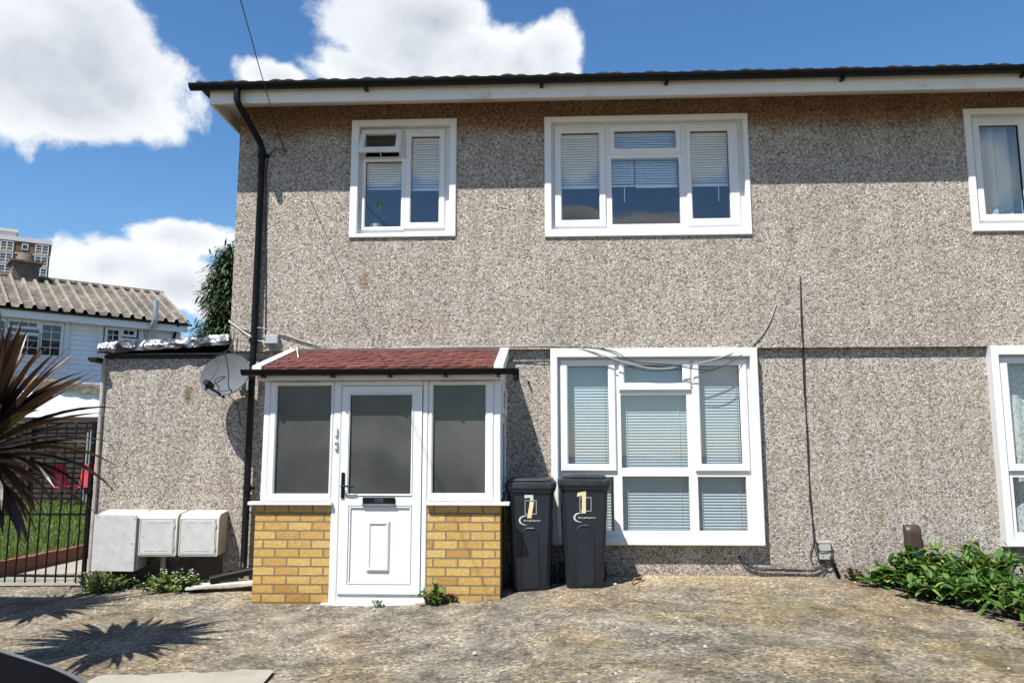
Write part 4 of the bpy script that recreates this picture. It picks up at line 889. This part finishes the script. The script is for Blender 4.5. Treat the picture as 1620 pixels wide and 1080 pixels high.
# pale lean-to behind the fence
shed = thing('garden_shed', (-11, 13, .3), 'white garden shed with mossy grey roof edge behind the slat fence', 'shed')
SY = 12.7; q0, q1 = at(20, 604, SY), at(168, 622, SY)
m = MB(); m.loft([[(q0.x-2, SY, .1), (q1.x+1.6, SY, .1), (q1.x+1.6, SY+.8, .1), (q0.x-2, SY+.8, .1)], [(q0.x-2, SY, q0.z+.3), (q1.x+1.6, SY, q1.z-.25), (q1.x+1.6, SY+.8, q1.z-.2), (q0.x-2, SY+.8, q0.z+.35)]]); m.build('wall', 'weatherboard', shed)
m = MB(); L0 = []
for i in range(41):
    u = i/40; x = q0.x-2.1+(q1.x-q0.x+3.8)*u; z = q0.z+.3+(q1.z-.25-q0.z-.3)*u+.02; j = .02*math.sin(i*1.9)+.03*mnoise.noise((x*3, 0, 0))
    L0.append([(x, SY-.1, z-.05+j), (x, SY-.1, z+.13+j), (x, SY+.9, z+.22+j), (x, SY+.9, z+.1+j)])
m.loft(L0); m.build('roof', 'oldroof', shed)

# ------------------------------------------------------------------ white house behind
dS = V((.75, .661, 0)).normalized(); nS = V((dS.y, -dS.x, 0)); P0 = at(100, 540, 15.0)
wh = thing('weatherboard_house', tuple(P0*1), 'white weatherboarded house with lichen covered tile roof beyond the garden', 'house')
def sz(px, py, o=0):                                   # facade coordinates of a pixel
    q = atp(px, py, P0-nS*o, nS)-P0; return q.dot(dS), q.z+P0.z
def fp(s_, z, o=0): q = P0+dS*s_-nS*o; return (q.x, q.y, z)
def fbox(m, s0, s1, z0, z1, o0, o1): m.loft([[fp(s0, z, o0), fp(s1, z, o0), fp(s1, z, o1), fp(s0, z, o1)] for z in (z0, z1)])
sR = sz(286, 530)[0]; sL = sR-15; zE = sz(150, 504)[1]; H0 = -.3
m = MB(); z = H0
while z < zE:
    m.loft([[fp(s_, z, -.03), fp(s_, z, .3), fp(s_, z+.15, .3), fp(s_, z+.15, .0)] for s_ in (sL, sR)]); z += .15
m.loft([[fp(s_, H0, .3), fp(s_, H0, 6.5), fp(s_, zE, 6.5), fp(s_, zE, .3)] for s_ in (sL, sR)])
m.build('wall', 'weatherboard', wh)
sE = sz(301, 515, -.35)[0]; zEv = sz(150, 497, -.35)[1]; rs, rz_ = sz(243, 463.7, 3.1)
m = MB(); ns = 34; pitch_ = .34; k0 = int((sE-(sL-.5))/pitch_)
prof = [(0, 0), (.5, 0), (.58, .10), (.8, .12), (.93, .0)]; xs = [(sE-(k0-k)*pitch_+a*pitch_, h) for k in range(k0) for a, h in prof]+[(sE, .02)]
rowsn = 12; ribs = []
for j in range(rowsn+1):
    u = j/rowsn; zb = zEv+(rz_-zEv)*u; o = -.35+3.45*u
    for lip in ((0, .03) if j < rowsn else (.03,)):
        for s_, h in xs: ribs.append(h/.12); m.v.append(fp(s_, zb+h+lip*.25+.02*mnoise.noise((s_*2, j, 0)), o))
NN = len(xs)
for j in range(2*rowsn):
    for i in range(NN-1): m.f.append((j*NN+i, j*NN+i+1, (j+1)*NN+i+1, (j+1)*NN+i))
m.loft([[fp(s_, rz_-.03, 3.1), fp(s_, zEv, 6.9), fp(s_, zEv-.06, 6.9), fp(s_, rz_-.1, 3.1)] for s_ in (sL-.5, sE)])
m.loft([[fp(s_, zEv-.03, -.3), fp(s_, zEv-.03, 6.8), fp(s_, zEv-.07, 6.8), fp(s_, zEv-.07, -.3)] for s_ in (sL-.5, sE-.05)])
m.loft([[fp(sE-.1, zEv, -.25), fp(sE-.1, rz_-.05, 3.1), fp(sE-.1, zEv, 6.8)], [fp(sE-.03, zEv, -.25), fp(sE-.03, rz_-.05, 3.1), fp(sE-.03, zEv, 6.8)]])
m.tube([fp(sL-.5, rz_+.02, 3.1), fp(sE-.0, rz_+.02, 3.1)], .11, 8)
wroof = m.build('roof', 'oldroof', wh); at_ = wroof.data.attributes.new('roll', 'FLOAT', 'POINT')
for i, v in enumerate(ribs): at_.data[i].value = v
m = MB(); m.loft([[fp(s_, zEv-.08, -.38), fp(s_, zEv-.02, -.38), fp(s_, zEv-.02, -.30), fp(s_, zEv-.08, -.30)] for s_ in (sL-.5, sE+.05)]); m.build('gutter', 'black', wh)
m = MB(); m.loft([[fp(s_, zEv-.3, -.3), fp(s_, zEv-.08, -.3), fp(s_, zEv-.08, .2), fp(s_, zEv-.26, -.05)] for s_ in (sL-.5, sE-.06)]); m.build('fascia', 'weatherboard', wh)
def wwin(pxs, bars, frames):
    (a0, zt), (a1, zb) = sz(*pxs[0]), sz(*pxs[1])
    m = MB()
    def fr(a, b, c_, d_, o, t_=.05):
        fbox(m, a, b, d_-t_, d_, o, o+.08); fbox(m, a, b, c_, c_+t_, o, o+.08); fbox(m, a, a+t_, c_+t_, d_-t_, o, o+.08); fbox(m, b-t_, b, c_+t_, d_-t_, o, o+.08)
    fr(a0-.18, a1+.18, zb-.14, zt+.14, -.07, .15)
    for f0_, f1_ in frames:
        (b0, c1), (b1, c0) = sz(*f0_), sz(*f1_); fr(b0, b1, c0, c1, -.09, .08)
    for f0_, f1_, nx_, nz_ in bars:
        (b0, c1), (b1, c0) = sz(*f0_), sz(*f1_)
        for i in range(1, nx_): s_ = b0+(b1-b0)*i/nx_; fbox(m, s_-.010, s_+.010, c0, c1, -.055, -.03)
        for i in range(1, nz_): z_ = c0+(c1-c0)*i/nz_; fbox(m, b0, b1, z_-.010, z_+.010, -.0551, -.0301)
    o = m.build('window', 'white', wh); m = MB(); fbox(m, a0, a1, zb, zt, -.04, .02); m.build('pane', 'glassdark', o)
def gd():
    t = newmat('dark_glass'); pset(t, Base_Color=(.015, .018, .022), Roughness=.04, Specular_IOR_Level=1.0); return t.m
M['glassdark'] = gd()
wwin(((-60, 497), (96, 567)), [((67.6, 511), (92.6, 563), 2, 4), ((14.4, 506.5), (59, 519), 3, 1), ((10, 523), (59, 562), 3, 3), ((-50, 502), (2, 560), 3, 4)], [((63, 509), (97, 567)), ((10, 503), (62, 522)), ((8, 523), (62, 566)), ((-58, 498), (7, 565))])
wwin(((165, 516), (216, 560)), [((168.6, 520), (187, 556), 2, 4), ((194, 521), (212, 532), 2, 1), ((194, 536), (212, 556), 2, 2)], [((166, 517), (189, 559)), ((191, 518), (215, 534)), ((191, 534), (215, 559))])
wwin(((-60, 640), (96, 690)), [((60, 645), (92, 685), 2, 3)], [((55, 640), (97, 690))])
# chimney stack with pot, flue, downpipe
cs, cz = sz(37, 447, 3.1); m = MB(); cw = .38
fbox(m, cs-cw, cs+cw, rz_-.5, sz(37, 416, 3.1)[1], 2.7, 3.5); fbox(m, cs-cw-.1, cs+cw+.1, sz(37, 418, 3.1)[1], sz(37, 415, 3.1)[1], 2.6, 3.6)
M['stack'] = plain('old_render_stack', (.12, .10, .085), .9, .3, 3, bmp=.02, bscale=8, dirt=((.22, .10, .05), 2, .5))
ch = m.build('chimney', 'stack', wroof)
m = MB(); zt = sz(38, 415, 3.1)[1]; zu = sz(38, 401, 3.1)[1]; q = V(fp(cs, 0, 3.1)); m.tube([(q.x, q.y, zt), (q.x, q.y, zt+(zu-zt)*.7), (q.x, q.y, zu)], [.3, .24, .2], 14); m.build('chimney_pot', 'stack', ch, 40)
m = MB(); a0 = sz(238, 533, -.1); a1 = sz(241, 516, -.3); a2 = sz(246, 505, -.55); a3 = sz(247, 475, -.55)
m.tube([fp(sz(236, 545, -.1)[0], sz(236, 545, -.1)[1], -.1), fp(*a0, -.1), fp(*a1, -.3), fp(*a2, -.55), fp(*a3, -.55)], .09, 10); m.build('boiler_flue', 'galv', wh, 40)
m = MB(); m.tube([fp(*sz(282, 513, -.3), -.3), fp(*sz(276, 530, -.08), -.08), fp(sz(275, 540, -.08)[0], .2, -.08)], .05, 8); m.build('downpipe', 'black', wh, 40)

# ------------------------------------------------------------------ tower block
dT = V((.83, .558, 0)).normalized(); nT = V((dT.y, -dT.x, 0)); T0 = at(60, 420, 165)
tw = thing('tower_block', tuple(T0), 'distant brown brick tower block with white parapet and window bays', 'tower block')
def tz(px, py, o=0): q = atp(px, py, T0-nT*o, nT)-T0; return q.dot(dT), q.z+T0.z
def tp(s_, z, o=0): q = T0+dT*s_-nT*o; return (q.x, q.y, z)
def tbox(m, s0, s1, z0, z1, o0, o1): m.loft([[tp(s0, z, o0), tp(s1, z, o0), tp(s1, z, o1), tp(s0, z, o1)] for z in (z0, z1)])
t1 = tz(79.5, 400)[0]; t0 = t1-26; zt = tz(79, 387)[1]
m = MB(); tbox(m, t0, t1, -1, zt, 0, 14); m.build('wall', 'towerbrick', tw)
m = MB(); tbox(m, t0-.2, t1+.25, zt+.01, tz(79, 380)[1], -.25, 14.2); fl_ = 2.75
for k in range(1, 16): tbox(m, t0, t1+.05, zt-k*fl_-.1, zt-k*fl_+.1, -.12, -.005)
m.build('parapet', 'towerwhite', tw)
m = MB(); tbox(m, t0+4, tz(26, 370)[0], tz(79, 380)[1]+.05, tz(20, 361)[1]-.3, 2, 10); tbox(m, t0+3.8, tz(26, 370)[0]+.3, tz(20, 361)[1]-.29, tz(20, 361)[1]+.3, 1.7, 10.3); m.build('plant_room', 'towerwhite', tw)
for (a, b) in ((tz(57, 390)[0], tz(77, 390)[0]), (tz(1, 390)[0], tz(21, 390)[0]), (tz(-50, 390)[0], tz(-30, 390)[0])):
    for k in range(14):
        zb = zt-(k+1)*fl_+.25; zu = zt-k*fl_-.3; m = MB()
        zm = zb+(zu-zb)*.42; mid = (a+b)/2
        for z in (zb, zm, zu): tbox(m, a, b, z-.07, z+.07, -.18, -.02)
        for s_ in (a, mid, b): tbox(m, s_-.08, s_+.08, zb, zu, -.19, -.021)
        tbox(m, a, b, zm+(zu-zm)*.45, zm+(zu-zm)*.45+.1, -.17, -.022)
        o = m.build('window', 'white', tw); m = MB(); tbox(m, a, b, zm, zu, -.1, .1); m.build('pane', 'glassdark', o); m = MB(); tbox(m, a, b, zb, zm, -.1, .1); m.build('spandrel', 'towerspandrel', o)
for k in range(14):
    a, b = tz(35, 390)[0], tz(45, 390)[0]; zu = zt-k*fl_-.45; m = MB(); 
    tbox(m, a, b, zu-.2, zu, -.15, -.01); tbox(m, a, b, zu-1.35, zu-1.2, -.15, -.01); tbox(m, a, a+.15, zu-1.2, zu-.2, -.15, -.01); tbox(m, b-.15, b, zu-1.2, zu-.2, -.15, -.01); o = m.build('window', 'white', tw)
    m = MB(); tbox(m, a+.1, b-.1, zu-1.25, zu-.15, -.08, .1); m.build('pane', 'glassdark', o)

# ------------------------------------------------------------------ conifer behind the house
random.seed(5); TY = 13.0; q = at(372, 540, TY)
tree = thing('conifer_tree', (q.x, TY, 0), 'dark green conifer tree rising behind the left corner of house', 'tree')
m = MB(); zt = at(372, 398, TY).z; m.tube([(q.x, TY, -.1), (q.x, TY, zt*.5), (q.x+.05, TY, zt)], [.22, .14, .02], 8); m.build('trunk', 'bark', tree, True)
m = MB()
for k in range(1900):
    u = random.random(); z = .8+(zt-.8)*u; rr = (1.25*(1-u)**.42+.1)*random.uniform(.4, 1.05)*(1+.3*mnoise.noise((u*9, 0, 0))); a_ = random.uniform(0, 6.283)
    c = V((q.x+rr*math.cos(a_), TY+rr*math.sin(a_), z)); out = V((math.cos(a_), math.sin(a_), .25))
    for j in range(13):
        d = out+V((random.gauss(0, .5), random.gauss(0, .5), random.gauss(-.25, .5))); b = c+V((random.gauss(0, .14), random.gauss(0, .14), random.gauss(0, .16)))
        m.leaf(b, d, (0, 0, 1), random.uniform(.14, .3), random.uniform(.018, .036), 1.1, 2, .1)
m.build('crown', 'conifer', tree)

# ------------------------------------------------------------------ parked car, only its nearside wing shows
random.seed(3)
car = thing('parked_car', (-3.1, -7.3, 0), 'dark glossy parked car showing only its bonnet at bottom left', 'car')
YC, HW = -7.42, .83      # centre line and half width; nose points to +x
def sect(x, zt, w_, zs, wt):     # half section lofted round
    hs = [(-w_*.93, .22), (-w_, .42), (-w_*1.0, zs-.08), (-w_*.985, zs), (-wt, zt-.025), (-wt*.9, zt), (0, zt+.025)]
    L = [(x, YC+y, z) for y, z in hs]+[(x, YC-y, z) for y, z in hs[-2::-1]]; return L
m = MB(); st = [(-5.15, .85, .74, .78, .66), (-5.05, 1.05, .8, .95, .72), (-4.8, 1.09, .83, 1.0, .74), (-2.1, 1.12, .83, 1.03, .76), (-1.75, 1.08, .83, 1.01, .755), (-1.42, 1.02, .83, .962, .74), (-1.2, .965, .82, .90, .73), (-1.05, .90, .79, .84, .70), (-.95, .80, .74, .74, .64), (-.90, .6, .70, .56, .6)]
m.loft([sect(*s_) for s_ in st]); m.build('body', 'carpaint', car, 50)
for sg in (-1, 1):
    m = MB(); m.tube([(x, YC+sg*w_*.985, zs+.004) for x, zt_, w_, zs, wt in st[2:8]], .006, 8); m.build('shoulder_highlight', 'dishm', car, 50)  # added tubes standing in for the sky highlight along the shoulder edges
m = MB(); st = [(-4.9, 1.03, .7), (-4.5, 1.42, .62), (-3.6, 1.49, .60), (-2.9, 1.43, .60), (-2.15, 1.02, .72)]
m.loft([[(x, YC-w_, z), (x, YC-w_*.8, z+.03), (x, YC+w_*.8, z+.03), (x, YC+w_, z), (x, YC+.73, .98), (x, YC-.73, .98)] for x, z, w_ in st]); m.build('glasshouse', 'glassdark', car, 50)
m = MB(); m.loft([[(x, YC-w_*.97, z+.034), (x, YC+w_*.97, z+.034), (x, YC+w_*.95, z+.06), (x, YC-w_*.95, z+.06)] for x, z, w_ in ((-4.5, 1.43, .6), (-3.6, 1.48, .58), (-2.95, 1.44, .58))]); m.build('roof', 'carpaint', car, 50)
for x in (-4.35, -1.75):
    for s_ in (-1, 1):
        m = MB(); m.tube([(x, YC+s_*.70, .31), (x, YC+s_*.845, .31)], .31, 24); wl_ = m.build('wheel', 'rubber', car, 40); m = MB(); m.tube([(x, YC+s_*.80, .31), (x, YC+s_*.855, .31)], .2, 18); m.build('rim', 'chrome', wl_, 40)
for s_ in (-1, 1):
    m = MB(); m.loft([[(-1.06, YC+s_*.72, .66), (-1.06, YC+s_*.50, .68), (-1.06, YC+s_*.5, .78), (-1.06, YC+s_*.72, .78)], [(-.92, YC+s_*.66, .64), (-.895, YC+s_*.45, .66), (-.90, YC+s_*.45, .75), (-.93, YC+s_*.66, .75)]]); m.build('headlight', 'chrome', car, 40)
# plant pot on the upstairs sill
pp = thing('potted_plant', (-1.95, .16, 3.97), 'potted plant standing inside the small upper window', 'potted plant')
m = MB(); m.tube([(-1.97, .17, 3.93), (-1.97, .17, 3.98), (-1.97, .17, 4.05)], [.05, .065, .075], 14); m.build('pot', 'pot', pp, 40)
m = MB()
for k in range(16): m.leaf((-1.97, .17, 4.04), rnd_dir(25, 85), (0, 0, 1), random.uniform(.2, .42), .013, .7, 5, .2, prof=lance)
m.build('foliage', 'bushleaf', pp)
m = MB(); m.box(XL+.3, 8, .225, .36, 3.87, 3.93); m.build('sill_board', 'darkroom', house)
